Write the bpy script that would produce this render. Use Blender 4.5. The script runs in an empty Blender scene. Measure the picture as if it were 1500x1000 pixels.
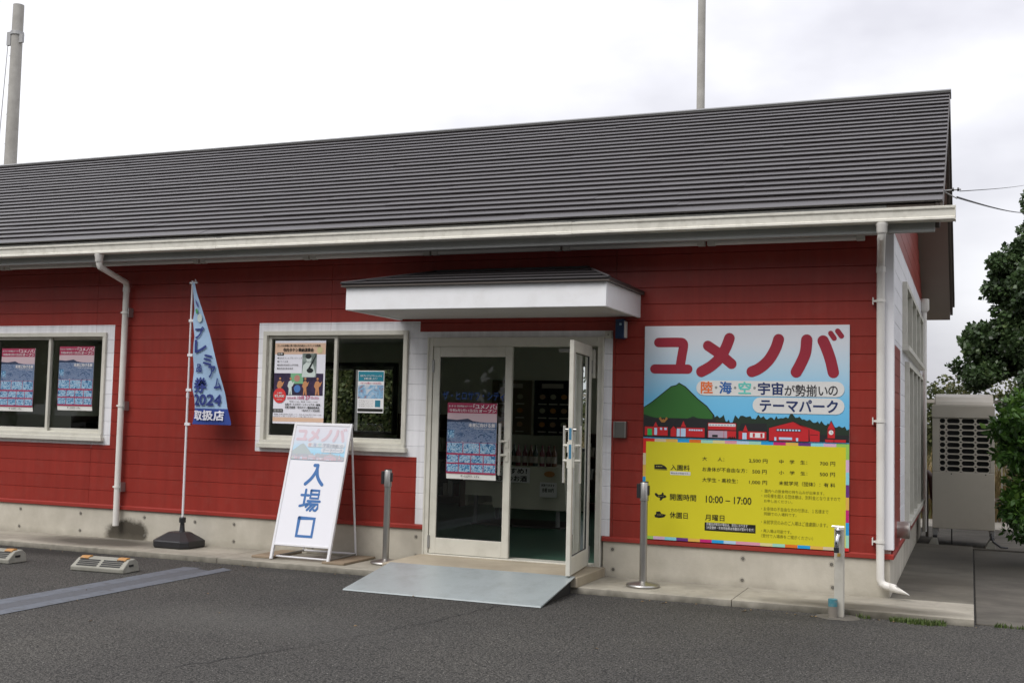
import bpy, bmesh, math, random
from mathutils import Vector, Matrix
random.seed(7)
R = math.radians
S = bpy.context.scene
C = S.collection

# ------------------------------------------------------------------ camera
CAM = (0.5917, -10.0653, 1.4789)
yaw, pit, rol = 0.3835117, 0.0665121, 0.0236432
cd = bpy.data.cameras.new('camera'); cam = bpy.data.objects.new('camera', cd); C.objects.link(cam)
fw = Vector((-math.sin(yaw)*math.cos(pit), math.cos(yaw)*math.cos(pit), math.sin(pit)))
rt = Vector((math.cos(yaw), math.sin(yaw), 0)); up = rt.cross(fw)
r2 = math.cos(rol)*rt + math.sin(rol)*up; u2 = -math.sin(rol)*rt + math.cos(rol)*up
m = Matrix((r2, u2, -fw)).transposed().to_4x4(); m.translation = Vector(CAM)
cam.matrix_world = m
cd.sensor_width = 36; cd.lens = 1665.9/1500*36; cd.clip_end = 3000; cd.clip_start = 0.05
S.camera = cam

# ------------------------------------------------------------------ world, sun, exposure
SUN_EL, SUN_AZ = R(50), R(202)          # azimuth clockwise from +Y: sun high in front of the shop, a little left
W = bpy.data.worlds.new('World'); S.world = W; W.use_nodes = True
nt = W.node_tree; nt.nodes.clear()
out = nt.nodes.new('ShaderNodeOutputWorld'); bg = nt.nodes.new('ShaderNodeBackground')
sky = nt.nodes.new('ShaderNodeTexSky'); sky.sky_type = 'NISHITA'; sky.sun_disc = False
sky.sun_elevation = SUN_EL; sky.sun_rotation = SUN_AZ; sky.air_density = 1.0; sky.dust_density = 3.0
tc = nt.nodes.new('ShaderNodeTexCoord'); mp = nt.nodes.new('ShaderNodeMapping'); mp.inputs['Scale'].default_value = (1.0, 1.0, 2.2)
mp.inputs['Location'].default_value = (.35, .2, .1)
n1 = nt.nodes.new('ShaderNodeTexNoise'); n1.inputs['Scale'].default_value = 1.7; n1.inputs['Detail'].default_value = 6; n1.inputs['Roughness'].default_value = .5
cr = nt.nodes.new('ShaderNodeValToRGB')
cr.color_ramp.elements[0].position = .45; cr.color_ramp.elements[0].color = (.44, .437, .472, 1)
cr.color_ramp.elements[1].position = .72; cr.color_ramp.elements[1].color = (.84, .84, .855, 1)
sc_ = nt.nodes.new('ShaderNodeVectorMath'); sc_.operation = 'SCALE'; sc_.inputs['Scale'].default_value = 11.2
mix = nt.nodes.new('ShaderNodeMix'); mix.data_type = 'RGBA'; mix.inputs['Factor'].default_value = .93
L = nt.links.new
sz = nt.nodes.new('ShaderNodeSeparateXYZ'); L(tc.outputs['Generated'], sz.inputs[0])
zr = nt.nodes.new('ShaderNodeMapRange'); zr.inputs['To Min'].default_value = 7.6; zr.inputs['To Max'].default_value = 18.5; L(sz.outputs['Z'], zr.inputs['Value']); L(zr.outputs[0], sc_.inputs['Scale'])   # overcast sky: about 2.4 times brighter overhead than at the horizon
L(tc.outputs['Generated'], mp.inputs[0]); L(mp.outputs[0], n1.inputs['Vector']); L(n1.outputs['Fac'], cr.inputs[0]); L(cr.outputs[0], sc_.inputs[0])
L(sky.outputs[0], mix.inputs['A']); L(sc_.outputs[0], mix.inputs['B']); L(mix.outputs['Result'], bg.inputs[0]); L(bg.outputs[0], out.inputs[0])
bg.inputs[1].default_value = 0.1
sd = bpy.data.lights.new('sun', 'SUN'); sd.energy = 1.15; sd.angle = R(32); sd.color = (1, .97, .93)
so = bpy.data.objects.new('sun', sd); C.objects.link(so)
dv = Vector((math.sin(SUN_AZ)*math.cos(SUN_EL), math.cos(SUN_AZ)*math.cos(SUN_EL), math.sin(SUN_EL)))
so.rotation_euler = dv.to_track_quat('Z', 'Y').to_euler(); so.location = (0, -5, 12)
S.view_settings.view_transform = 'Standard'; S.view_settings.look = 'None'; S.view_settings.gamma = 1
S.view_settings.use_curve_mapping = False; S.view_settings.exposure = 0.80
S.cycles.use_denoising = True; S.cycles.max_bounces = 8; S.cycles.transparent_max_bounces = 12

# ------------------------------------------------------------------ materials
MT = {}
def nodes(mat):
    mat.use_nodes = True; t = mat.node_tree
    return t, t.nodes['Principled BSDF']
def M(name, col, rough=.6, var=.08, sc=6, bump=0, bsc=80, metal=0, spec=.5, dirt=None, dsc=2.5, damt=.0, rnd=0, trans=0):
    if name in MT: return MT[name]
    mat = bpy.data.materials.new(name); t, b = nodes(mat); N = t.nodes.new; K = t.links.new
    b.inputs['Roughness'].default_value = rough; b.inputs['Metallic'].default_value = metal; b.inputs['Specular IOR Level'].default_value = spec
    tcn = N('ShaderNodeTexCoord'); co = tcn.outputs['Object']
    c = (*col, 1)
    cur = None
    if var or rnd:
        hs = N('ShaderNodeHueSaturation'); hs.inputs['Color'].default_value = c
        mr = N('ShaderNodeMapRange'); mr.inputs['To Min'].default_value = 1-var; mr.inputs['To Max'].default_value = 1+var
        no = N('ShaderNodeTexNoise'); no.inputs['Scale'].default_value = sc; no.inputs['Detail'].default_value = 5
        K(co, no.inputs['Vector']); K(no.outputs['Fac'], mr.inputs['Value'])
        if rnd:
            oi = N('ShaderNodeObjectInfo'); m2 = N('ShaderNodeMapRange'); m2.inputs['To Min'].default_value = 1-rnd; m2.inputs['To Max'].default_value = 1+rnd
            mu = N('ShaderNodeMath'); mu.operation = 'MULTIPLY'
            K(oi.outputs['Random'], m2.inputs['Value']); K(m2.outputs[0], mu.inputs[0]); K(mr.outputs[0], mu.inputs[1]); K(mu.outputs[0], hs.inputs['Value'])
        else: K(mr.outputs[0], hs.inputs['Value'])
        cur = hs.outputs['Color']
    if dirt:
        n2 = N('ShaderNodeTexNoise'); n2.inputs['Scale'].default_value = dsc; n2.inputs['Detail'].default_value = 9; n2.inputs['Roughness'].default_value = .65
        K(co, n2.inputs['Vector'])
        m3 = N('ShaderNodeMapRange'); m3.inputs['From Min'].default_value = .48; m3.inputs['From Max'].default_value = .75; m3.inputs['To Max'].default_value = damt
        K(n2.outputs['Fac'], m3.inputs['Value'])
        mx = N('ShaderNodeMix'); mx.data_type = 'RGBA'; K(m3.outputs[0], mx.inputs['Factor'])
        if cur: K(cur, mx.inputs['A'])
        else: mx.inputs['A'].default_value = c
        mx.inputs['B'].default_value = (*dirt, 1); cur = mx.outputs['Result']
    if cur: K(cur, b.inputs['Base Color'])
    else: b.inputs['Base Color'].default_value = c
    if bump:
        nb = N('ShaderNodeTexNoise'); nb.inputs['Scale'].default_value = bsc; nb.inputs['Detail'].default_value = 4
        bp = N('ShaderNodeBump'); bp.inputs['Strength'].default_value = bump; bp.inputs['Distance'].default_value = .005
        K(co, nb.inputs['Vector']); K(nb.outputs['Fac'], bp.inputs['Height']); K(bp.outputs[0], b.inputs['Normal'])
    if trans:
        b.inputs['Transmission Weight'].default_value = trans
    MT[name] = mat; return mat
def flat(name, col, rough=.45, spec=.4):
    return M(name, col, rough, var=.03, sc=3, spec=spec)

def ramp(t, stops):
    n = t.nodes.new('ShaderNodeValToRGB'); e = n.color_ramp.elements
    while len(e) < len(stops): e.new(.5)
    for el, (p, c) in zip(e, stops): el.position = p; el.color = (*c, 1)
    return n

def spot(t, co, loc, r0, r1, sx=1, sy=1, sz=1):
    """mask: 1 near loc, ragged edge"""
    N = t.nodes.new; K = t.links.new
    sub = N('ShaderNodeVectorMath'); sub.operation = 'SUBTRACT'; K(co, sub.inputs[0]); sub.inputs[1].default_value = loc
    ml = N('ShaderNodeVectorMath'); ml.operation = 'MULTIPLY'; K(sub.outputs[0], ml.inputs[0]); ml.inputs[1].default_value = (sx, sy, sz)
    ln = N('ShaderNodeVectorMath'); ln.operation = 'LENGTH'; K(ml.outputs[0], ln.inputs[0])
    no = N('ShaderNodeTexNoise'); no.inputs['Scale'].default_value = 5; no.inputs['Detail'].default_value = 9; no.inputs['Roughness'].default_value = .7; K(co, no.inputs['Vector'])
    ad = N('ShaderNodeMath'); ad.operation = 'MULTIPLY_ADD'; K(no.outputs['Fac'], ad.inputs[0]); ad.inputs[1].default_value = .35; K(ln.outputs['Value'], ad.inputs[2])
    mr = N('ShaderNodeMapRange'); K(ad.outputs[0], mr.inputs['Value']); mr.inputs['From Min'].default_value = r0+.17; mr.inputs['From Max'].default_value = r1+.17
    return mr.outputs[0]
def mat_asphalt():
    mat = bpy.data.materials.new('asphalt'); t, b = nodes(mat); N = t.nodes.new; K = t.links.new
    co = N('ShaderNodeTexCoord').outputs['Object']
    fine = N('ShaderNodeTexVoronoi'); fine.inputs['Scale'].default_value = 95; K(co, fine.inputs['Vector'])
    r1 = ramp(t, [(0, (.125, .120, .112)), (.35, (.078, .075, .071)), (.75, (.024, .0235, .0225))]); K(fine.outputs['Distance'], r1.inputs[0])
    fn = N('ShaderNodeTexNoise'); fn.inputs['Scale'].default_value = 170; fn.inputs['Detail'].default_value = 3; K(co, fn.inputs['Vector'])
    r2_ = ramp(t, [(.36, (.45, .45, .45)), (.64, (1.55, 1.55, 1.5))]); K(fn.outputs['Fac'], r2_.inputs[0])
    mu = N('ShaderNodeMix'); mu.data_type = 'RGBA'; mu.blend_type = 'MULTIPLY'; mu.inputs['Factor'].default_value = 1
    K(r1.outputs[0], mu.inputs['A']); K(r2_.outputs[0], mu.inputs['B'])
    big = N('ShaderNodeTexNoise'); big.inputs['Scale'].default_value = .55; big.inputs['Detail'].default_value = 7; big.inputs['Roughness'].default_value = .6; K(co, big.inputs['Vector'])
    r3 = ramp(t, [(.3, (.78, .78, .8)), (.7, (1.14, 1.13, 1.1))]); K(big.outputs['Fac'], r3.inputs[0])
    mu2 = N('ShaderNodeMix'); mu2.data_type = 'RGBA'; mu2.blend_type = 'MULTIPLY'; mu2.inputs['Factor'].default_value = 1
    K(mu.outputs['Result'], mu2.inputs['A']); K(r3.outputs[0], mu2.inputs['B'])
    gn = N('ShaderNodeTexNoise'); gn.inputs['Scale'].default_value = 55; gn.inputs['Detail'].default_value = 4; gn.inputs['Roughness'].default_value = .8; K(co, gn.inputs['Vector'])
    r4 = ramp(t, [(.36, (.36, .36, .36)), (.64, (1.7, 1.69, 1.66))]); K(gn.outputs['Fac'], r4.inputs[0]); mu3 = N('ShaderNodeMix'); mu3.data_type = 'RGBA'; mu3.blend_type = 'MULTIPLY'; mu3.inputs['Factor'].default_value = 1
    K(mu2.outputs['Result'], mu3.inputs['A']); K(r4.outputs[0], mu3.inputs['B']); mu2 = mu3
    # scattered pale chips
    v2 = N('ShaderNodeTexVoronoi'); v2.inputs['Scale'].default_value = 26; K(co, v2.inputs['Vector'])
    wn = N('ShaderNodeMath'); wn.operation = 'LESS_THAN'; wn.inputs[1].default_value = .10; K(v2.outputs['Distance'], wn.inputs[0])
    sel = N('ShaderNodeSeparateColor'); K(v2.outputs['Color'], sel.inputs[0])
    gt = N('ShaderNodeMath'); gt.operation = 'GREATER_THAN'; gt.inputs[1].default_value = .86; K(sel.outputs[0], gt.inputs[0])
    an = N('ShaderNodeMath'); an.operation = 'MULTIPLY'; K(wn.outputs[0], an.inputs[0]); K(gt.outputs[0], an.inputs[1])
    mx = N('ShaderNodeMix'); mx.data_type = 'RGBA'; K(an.outputs[0], mx.inputs['Factor']); K(mu2.outputs['Result'], mx.inputs['A']); mx.inputs['B'].default_value = (.34, .33, .3, 1)
    cur = mx.outputs['Result']
    for loc, a, bb, sx, sy, am, colr in (((-8.2, -.95, 0), .5, .15, .35, 1.6, .75, (.018, .018, .016)), ((-4.9, -.9, 0), .5, .1, .3, 2.6, .35, (.03, .03, .028)), ((-6.9, -3.4, 0), .42, .1, 1, 1.2, .35, (.028, .027, .026)), ((-2.0, -4.3, 0), .5, .1, .8, 1.4, .3, (.028, .027, .026)), ((-.6, -1.05, 0), .5, .1, .35, 2.4, .4, (.03, .03, .027)), ((-4.2, -3.2, 0), .8, .1, .5, 1.2, .22, (.11, .108, .1))):
        f = spot(t, co, loc, a, bb, sx, sy, 1); mm = N('ShaderNodeMath'); mm.operation = 'MULTIPLY'; K(f, mm.inputs[0]); mm.inputs[1].default_value = am
        m4 = N('ShaderNodeMix'); m4.data_type = 'RGBA'; K(mm.outputs[0], m4.inputs['Factor']); K(cur, m4.inputs['A']); m4.inputs['B'].default_value = (*colr, 1); cur = m4.outputs['Result']
    K(cur, b.inputs['Base Color']); b.inputs['Roughness'].default_value = .88; b.inputs['Specular IOR Level'].default_value = .25
    bp = N('ShaderNodeBump'); bp.inputs['Strength'].default_value = .8; bp.inputs['Distance'].default_value = .006; bp.invert = True
    K(fine.outputs['Distance'], bp.inputs['Height']); K(bp.outputs[0], b.inputs['Normal'])
    return mat
def mat_concrete(name, c0, c1, stain, spots=(), streak=(1, 1, 1), amt=.6, dsc=1.6, low=None, bmp=.35):
    mat = bpy.data.materials.new(name); t, b = nodes(mat); N = t.nodes.new; K = t.links.new
    co = N('ShaderNodeNewGeometry').outputs['Position']
    no = N('ShaderNodeTexNoise'); no.inputs['Scale'].default_value = 3.2; no.inputs['Detail'].default_value = 9; no.inputs['Roughness'].default_value = .62; K(co, no.inputs['Vector'])
    r = ramp(t, [(.3, c0), (.7, c1)]); K(no.outputs['Fac'], r.inputs[0]); cur = r.outputs[0]
    mpn = N('ShaderNodeMapping'); mpn.inputs['Scale'].default_value = streak; K(co, mpn.inputs[0])
    n2 = N('ShaderNodeTexNoise'); n2.inputs['Scale'].default_value = dsc; n2.inputs['Detail'].default_value = 8; n2.inputs['Roughness'].default_value = .6; K(mpn.outputs[0], n2.inputs['Vector'])
    m3 = N('ShaderNodeMapRange'); m3.inputs['From Min'].default_value = .42; m3.inputs['From Max'].default_value = .72; m3.inputs['To Max'].default_value = amt; K(n2.outputs['Fac'], m3.inputs['Value'])
    mx = N('ShaderNodeMix'); mx.data_type = 'RGBA'; K(m3.outputs[0], mx.inputs['Factor']); K(cur, mx.inputs['A']); mx.inputs['B'].default_value = (*stain, 1); cur = mx.outputs['Result']
    for loc, a, bb, sx, sy, sz, colr, am in spots:
        f = spot(t, co, loc, a, bb, sx, sy, sz)
        mm = N('ShaderNodeMath'); mm.operation = 'MULTIPLY'; K(f, mm.inputs[0]); mm.inputs[1].default_value = am
        m4 = N('ShaderNodeMix'); m4.data_type = 'RGBA'; K(mm.outputs[0], m4.inputs['Factor']); K(cur, m4.inputs['A']); m4.inputs['B'].default_value = (*colr, 1); cur = m4.outputs['Result']
    if low:      # grime low on the side faces
        z0, z1, colr, am = low
        sp = N('ShaderNodeSeparateXYZ'); K(co, sp.inputs[0])
        nn = N('ShaderNodeTexNoise'); nn.inputs['Scale'].default_value = 9; nn.inputs['Detail'].default_value = 6; K(co, nn.inputs['Vector'])
        ad = N('ShaderNodeMath'); ad.operation = 'MULTIPLY_ADD'; K(nn.outputs['Fac'], ad.inputs[0]); ad.inputs[1].default_value = -(z1-z0)*1.3; K(sp.outputs['Z'], ad.inputs[2])
        mr = N('ShaderNodeMapRange'); K(ad.outputs[0], mr.inputs['Value']); mr.inputs['From Min'].default_value = z1-(z1-z0)*.65; mr.inputs['From Max'].default_value = z0-(z1-z0)*.65
        mm = N('ShaderNodeMath'); mm.operation = 'MULTIPLY'; K(mr.outputs[0], mm.inputs[0]); mm.inputs[1].default_value = am
        m4 = N('ShaderNodeMix'); m4.data_type = 'RGBA'; K(mm.outputs[0], m4.inputs['Factor']); K(cur, m4.inputs['A']); m4.inputs['B'].default_value = (*colr, 1); cur = m4.outputs['Result']
    K(cur, b.inputs['Base Color']); b.inputs['Roughness'].default_value = .85; b.inputs['Specular IOR Level'].default_value = .25
    nb = N('ShaderNodeTexNoise'); nb.inputs['Scale'].default_value = 90; nb.inputs['Detail'].default_value = 6; K(co, nb.inputs['Vector'])
    bp = N('ShaderNodeBump'); bp.inputs['Strength'].default_value = bmp; bp.inputs['Distance'].default_value = .004; K(nb.outputs['Fac'], bp.inputs['Height']); K(bp.outputs[0], b.inputs['Normal'])
    MT[name] = mat; return mat
def mat_siding(name, col, rough):
    mat = bpy.data.materials.new(name); t, b = nodes(mat); N = t.nodes.new; K = t.links.new
    co = N('ShaderNodeNewGeometry').outputs['Position']
    oi = N('ShaderNodeObjectInfo'); mr = N('ShaderNodeMapRange'); mr.inputs['To Min'].default_value = .95; mr.inputs['To Max'].default_value = 1.05; K(oi.outputs['Random'], mr.inputs['Value'])
    no = N('ShaderNodeTexNoise'); no.inputs['Scale'].default_value = 1.3; no.inputs['Detail'].default_value = 8; K(co, no.inputs['Vector'])
    m2 = N('ShaderNodeMapRange'); m2.inputs['To Min'].default_value = .84; m2.inputs['To Max'].default_value = 1.16; K(no.outputs['Fac'], m2.inputs['Value'])
    mu = N('ShaderNodeMath'); mu.operation = 'MULTIPLY'; K(mr.outputs[0], mu.inputs[0]); K(m2.outputs[0], mu.inputs[1])
    ms = N('ShaderNodeMapping'); ms.inputs['Scale'].default_value = (9, 9, .5); K(co, ms.inputs[0])
    ns = N('ShaderNodeTexNoise'); ns.inputs['Scale'].default_value = 1.6; ns.inputs['Detail'].default_value = 7; ns.inputs['Roughness'].default_value = .6; K(ms.outputs[0], ns.inputs['Vector'])
    m5 = N('ShaderNodeMapRange'); m5.inputs['From Min'].default_value = .3; m5.inputs['From Max'].default_value = .7; m5.inputs['To Min'].default_value = .86; m5.inputs['To Max'].default_value = 1.10; K(ns.outputs['Fac'], m5.inputs['Value'])
    mu5 = N('ShaderNodeMath'); mu5.operation = 'MULTIPLY'; K(mu.outputs[0], mu5.inputs[0]); K(m5.outputs[0], mu5.inputs[1])
    hs = N('ShaderNodeHueSaturation'); hs.inputs['Color'].default_value = (*col, 1); K(mu5.outputs[0], hs.inputs['Value'])
    ds = N('ShaderNodeTexNoise'); ds.inputs['Scale'].default_value = 7; ds.inputs['Detail'].default_value = 10; ds.inputs['Roughness'].default_value = .75; K(co, ds.inputs['Vector'])
    m6 = N('ShaderNodeMapRange'); m6.inputs['From Min'].default_value = .5; m6.inputs['From Max'].default_value = .85; m6.inputs['To Max'].default_value = .16; K(ds.outputs['Fac'], m6.inputs['Value'])
    mx6 = N('ShaderNodeMix'); mx6.data_type = 'RGBA'; K(m6.outputs[0], mx6.inputs['Factor']); K(hs.outputs[0], mx6.inputs['A']); mx6.inputs['B'].default_value = (.30, .17, .14, 1) if col[1] < .1 else (.4, .38, .33, 1)
    K(mx6.outputs['Result'], b.inputs['Base Color'])
    b.inputs['Roughness'].default_value = rough; b.inputs['Specular IOR Level'].default_value = .45
    mpn = N('ShaderNodeMapping'); mpn.inputs['Scale'].default_value = (6, 6, 60); K(co, mpn.inputs[0])
    nb = N('ShaderNodeTexNoise'); nb.inputs['Scale'].default_value = 2; nb.inputs['Detail'].default_value = 6; nb.inputs['Distortion'].default_value = .6; K(mpn.outputs[0], nb.inputs['Vector'])
    bp = N('ShaderNodeBump'); bp.inputs['Strength'].default_value = .12; bp.inputs['Distance'].default_value = .003; K(nb.outputs['Fac'], bp.inputs['Height']); K(bp.outputs[0], b.inputs['Normal'])
    return mat
def mat_glass():
    mat = bpy.data.materials.new('window_glass'); mat.use_nodes = True; t = mat.node_tree; t.nodes.clear(); N = t.nodes.new; K = t.links.new
    o = N('ShaderNodeOutputMaterial'); tr = N('ShaderNodeBsdfTransparent'); tr.inputs[0].default_value = (.95, .97, .95, 1)
    gl = N('ShaderNodeBsdfGlossy'); gl.inputs['Roughness'].default_value = .01; gl.inputs[0].default_value = (.9, .93, .92, 1)
    fr = N('ShaderNodeFresnel'); fr.inputs[0].default_value = 1.5; mx = N('ShaderNodeMixShader')
    nb = N('ShaderNodeTexNoise'); nb.inputs['Scale'].default_value = 1.5; bp = N('ShaderNodeBump'); bp.inputs['Strength'].default_value = .05; bp.inputs['Distance'].default_value = .01
    K(N('ShaderNodeTexCoord').outputs['Object'], nb.inputs['Vector']); K(nb.outputs['Fac'], bp.inputs['Height']); K(bp.outputs[0], gl.inputs['Normal'])
    K(fr.outputs[0], mx.inputs[0]); K(tr.outputs[0], mx.inputs[1]); K(gl.outputs[0], mx.inputs[2]); K(mx.outputs[0], o.inputs[0])
    return mat
def mat_gradient(name, z0, z1, stops):
    mat = bpy.data.materials.new(name); t, b = nodes(mat); N = t.nodes.new; K = t.links.new
    sp = N('ShaderNodeSeparateXYZ'); K(N('ShaderNodeTexCoord').outputs['Object'], sp.inputs[0])
    mr = N('ShaderNodeMapRange'); mr.inputs['From Min'].default_value = z0; mr.inputs['From Max'].default_value = z1; K(sp.outputs['Z'], mr.inputs['Value'])
    r = ramp(t, stops); K(mr.outputs[0], r.inputs[0]); K(r.outputs[0], b.inputs['Base Color']); b.inputs['Roughness'].default_value = .45
    return mat
def mat_photo(name, stops, sc=14, dist=2.5, seed=0, stretch=(1, 1, 1)):
    mat = bpy.data.materials.new(name); t, b = nodes(mat); N = t.nodes.new; K = t.links.new
    mp_ = N('ShaderNodeMapping'); mp_.inputs['Location'].default_value = (seed, seed*1.7, seed*.3); mp_.inputs['Scale'].default_value = stretch
    K(N('ShaderNodeTexCoord').outputs['Object'], mp_.inputs[0])
    no = N('ShaderNodeTexNoise'); no.inputs['Scale'].default_value = sc; no.inputs['Detail'].default_value = 7; no.inputs['Roughness'].default_value = .65; no.inputs['Distortion'].default_value = dist
    K(mp_.outputs[0], no.inputs['Vector']); r = ramp(t, stops); K(no.outputs['Fac'], r.inputs[0]); K(r.outputs[0], b.inputs['Base Color']); b.inputs['Roughness'].default_value = .35
    return mat
def mat_leaf(name, cols, rough=.45, trl=.25):
    mat = bpy.data.materials.new(name); t, b = nodes(mat); N = t.nodes.new; K = t.links.new
    at = N('ShaderNodeAttribute'); at.attribute_name = 'tint'; n = len(cols)
    r = ramp(t, [(i/(n-1), c) for i, c in enumerate(cols)]); K(at.outputs['Fac'], r.inputs[0]); K(r.outputs[0], b.inputs['Base Color'])
    b.inputs['Roughness'].default_value = rough; b.inputs['Specular IOR Level'].default_value = .4
    tl = N('ShaderNodeBsdfTranslucent'); K(r.outputs[0], tl.inputs[0]); mx = N('ShaderNodeMixShader'); mx.inputs[0].default_value = trl
    K(b.outputs[0], mx.inputs[1]); K(tl.outputs[0], mx.inputs[2]); K(mx.outputs[0], t.nodes['Material Output'].inputs[0])
    return mat

asphalt = mat_asphalt()
found = mat_concrete('foundation_concrete', (.44, .41, .34), (.56, .525, .445), (.28, .25, .2), amt=.35, dsc=2.2, streak=(1, 1, .5),
    spots=[((-7.95, 0, .08), .44, .33, 1.35, 1, 2.0, (.05, .042, .03), .95)], low=(.05, .12, (.2, .18, .14), .35))
slabm = mat_concrete('pavement_concrete', (.29, .27, .22), (.40, .372, .31), (.15, .138, .115), amt=.55, dsc=1.5, streak=(1, 1.4, 1),
    spots=[((-8.0, -.35, .05), .8, .35, .75, 1.7, 1, (.07, .062, .05), .9), ((-.2, -.62, .05), .75, .3, .8, 2.6, 1, (.075, .066, .05), .85), ((.4, 1.4, .05), 1.2, .3, .9, 1.6, 1, (.085, .078, .064), .55), ((.4, 3.4, .05), 1.4, .3, .9, 1., 1, (.08, .072, .06), .6)],
    low=(-.03, .05, (.035, .033, .024), .9))
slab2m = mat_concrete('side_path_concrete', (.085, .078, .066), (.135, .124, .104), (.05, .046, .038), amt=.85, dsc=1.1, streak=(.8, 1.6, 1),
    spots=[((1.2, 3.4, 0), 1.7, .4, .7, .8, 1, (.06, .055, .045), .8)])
yardm = mat_concrete('yard_concrete', (.34, .315, .27), (.44, .41, .36), (.27, .24, .2), amt=.4)
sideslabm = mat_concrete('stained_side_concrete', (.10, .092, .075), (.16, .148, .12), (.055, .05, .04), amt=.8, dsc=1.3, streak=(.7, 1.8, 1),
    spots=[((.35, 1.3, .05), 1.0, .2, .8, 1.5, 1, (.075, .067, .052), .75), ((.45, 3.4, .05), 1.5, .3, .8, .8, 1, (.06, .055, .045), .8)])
stepm = mat_concrete('step_mortar', (.34, .29, .215), (.43, .375, .285), (.23, .2, .15), amt=.5, dsc=1.8)
stopm = mat_concrete('wheel_stop_concrete', (.25, .245, .21), (.34, .33, .285), (.17, .165, .13), amt=.5, dsc=8)
redm = mat_siding('red_painted_siding', (.265, .028, .019), .36)
whitem = mat_siding('white_painted_siding', (.78, .78, .80), .45)
glass = mat_glass()
alu = M('cream_aluminium', (.62, .605, .53), .42, var=.05, dirt=(.2, .18, .13), damt=.25, dsc=5)
gutm = M('gutter_cream_plastic', (.74, .72, .64), .4, var=.06, dirt=(.3, .28, .22), damt=.35, dsc=11)
pipem = M('downspout_plastic', (.74, .72, .67), .38, var=.05, dirt=(.3, .25, .22), damt=.3, dsc=3)
fascm = M('fascia_paint', (.36, .37, .35), .5, var=.07, dirt=(.2, .2, .18), damt=.3)
soffm = M('eave_soffit_paint', (.5, .5, .48), .6)
gabsof = M('gable_soffit_paint', (.28, .235, .205), .6, var=.1, dirt=(.18, .13, .1), damt=.3, dsc=1.5)
bargem = M('brown_verge_metal', (.085, .07, .06), .5)
roofm = M('brown_roof_metal', (.043, .038, .039), .42, var=.06, sc=3, rnd=.045, spec=.5, dirt=(.07, .065, .062), damt=.3, dsc=2)
canroof = M('canopy_roof_metal', (.042, .038, .039), .42, var=.06, rnd=.05)
trimred = M('red_drip_flashing', (.285, .031, .022), .4, var=.07)
canw = M('canopy_white_panel', (.84, .85, .86), .35, var=.04, dirt=(.6, .58, .55), damt=.3, dsc=5)
canso = M('canopy_soffit', (.55, .54, .52), .6)
corner = M('corner_trim_white', (.80, .80, .82), .4, var=.04)
steel = M('stainless_steel', (.42, .41, .39), .4, var=.05, metal=1, bump=.05, bsc=30)
black = M('black_plastic', (.02, .02, .022), .38, var=.1, bump=.1, bsc=150)
rubber = M('black_rubber', (.015, .015, .016), .7)
inwall = M('interior_wallpaper', (.82, .82, .68), .8, var=.04)
infloor = M('interior_green_floor', (.07, .15, .11), .35, var=.12, sc=3)
ceilm = M('interior_ceiling', (.72, .72, .66), .8)
joint = M('sealant_joint', (.42, .3, .27), .7)
polem = mat_concrete('utility_pole_concrete', (.32, .31, .285), (.42, .41, .38), (.24, .23, .2), amt=.5, dsc=1.2)
acm = M('beige_painted_steel', (.43, .40, .335), .42, var=.04, dirt=(.22, .16, .12), damt=.3, dsc=1.4)
dark = M('dark_recess', (.012, .013, .014), .7)
galv = M('galvanised_steel', (.36, .36, .35), .45, metal=.7, var=.12)
woodm = M('weathered_board', (.26, .2, .135), .75, var=.25, sc=9, dirt=(.12, .1, .07), damt=.5, dsc=4, bump=.3)
rampm = M('ramp_grey_blue_paint', (.31, .345, .345), .27, var=.05, sc=2, bump=.35, bsc=120, dirt=(.22, .235, .23), damt=.5, dsc=5)

# ------------------------------------------------------------------ mesh building
ORG = {}                                   # world origin of every root, so that parts can be written in world coordinates
def org(o): return ORG.get(o.name, Vector((0, 0, 0))) if o else Vector((0, 0, 0))
def tag(o, label=None, cat=None, group=None, kind=None):
    if label: o['label'] = label
    if cat: o['category'] = cat
    if group: o['group'] = group
    if kind: o['kind'] = kind
    return o
def thing(name, label, cat, loc, group=None):
    o = bpy.data.objects.new(name, None); C.objects.link(o); o.location = loc; o.empty_display_size = .2
    ORG[o.name] = Vector(loc); return tag(o, label, cat, group)

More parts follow.
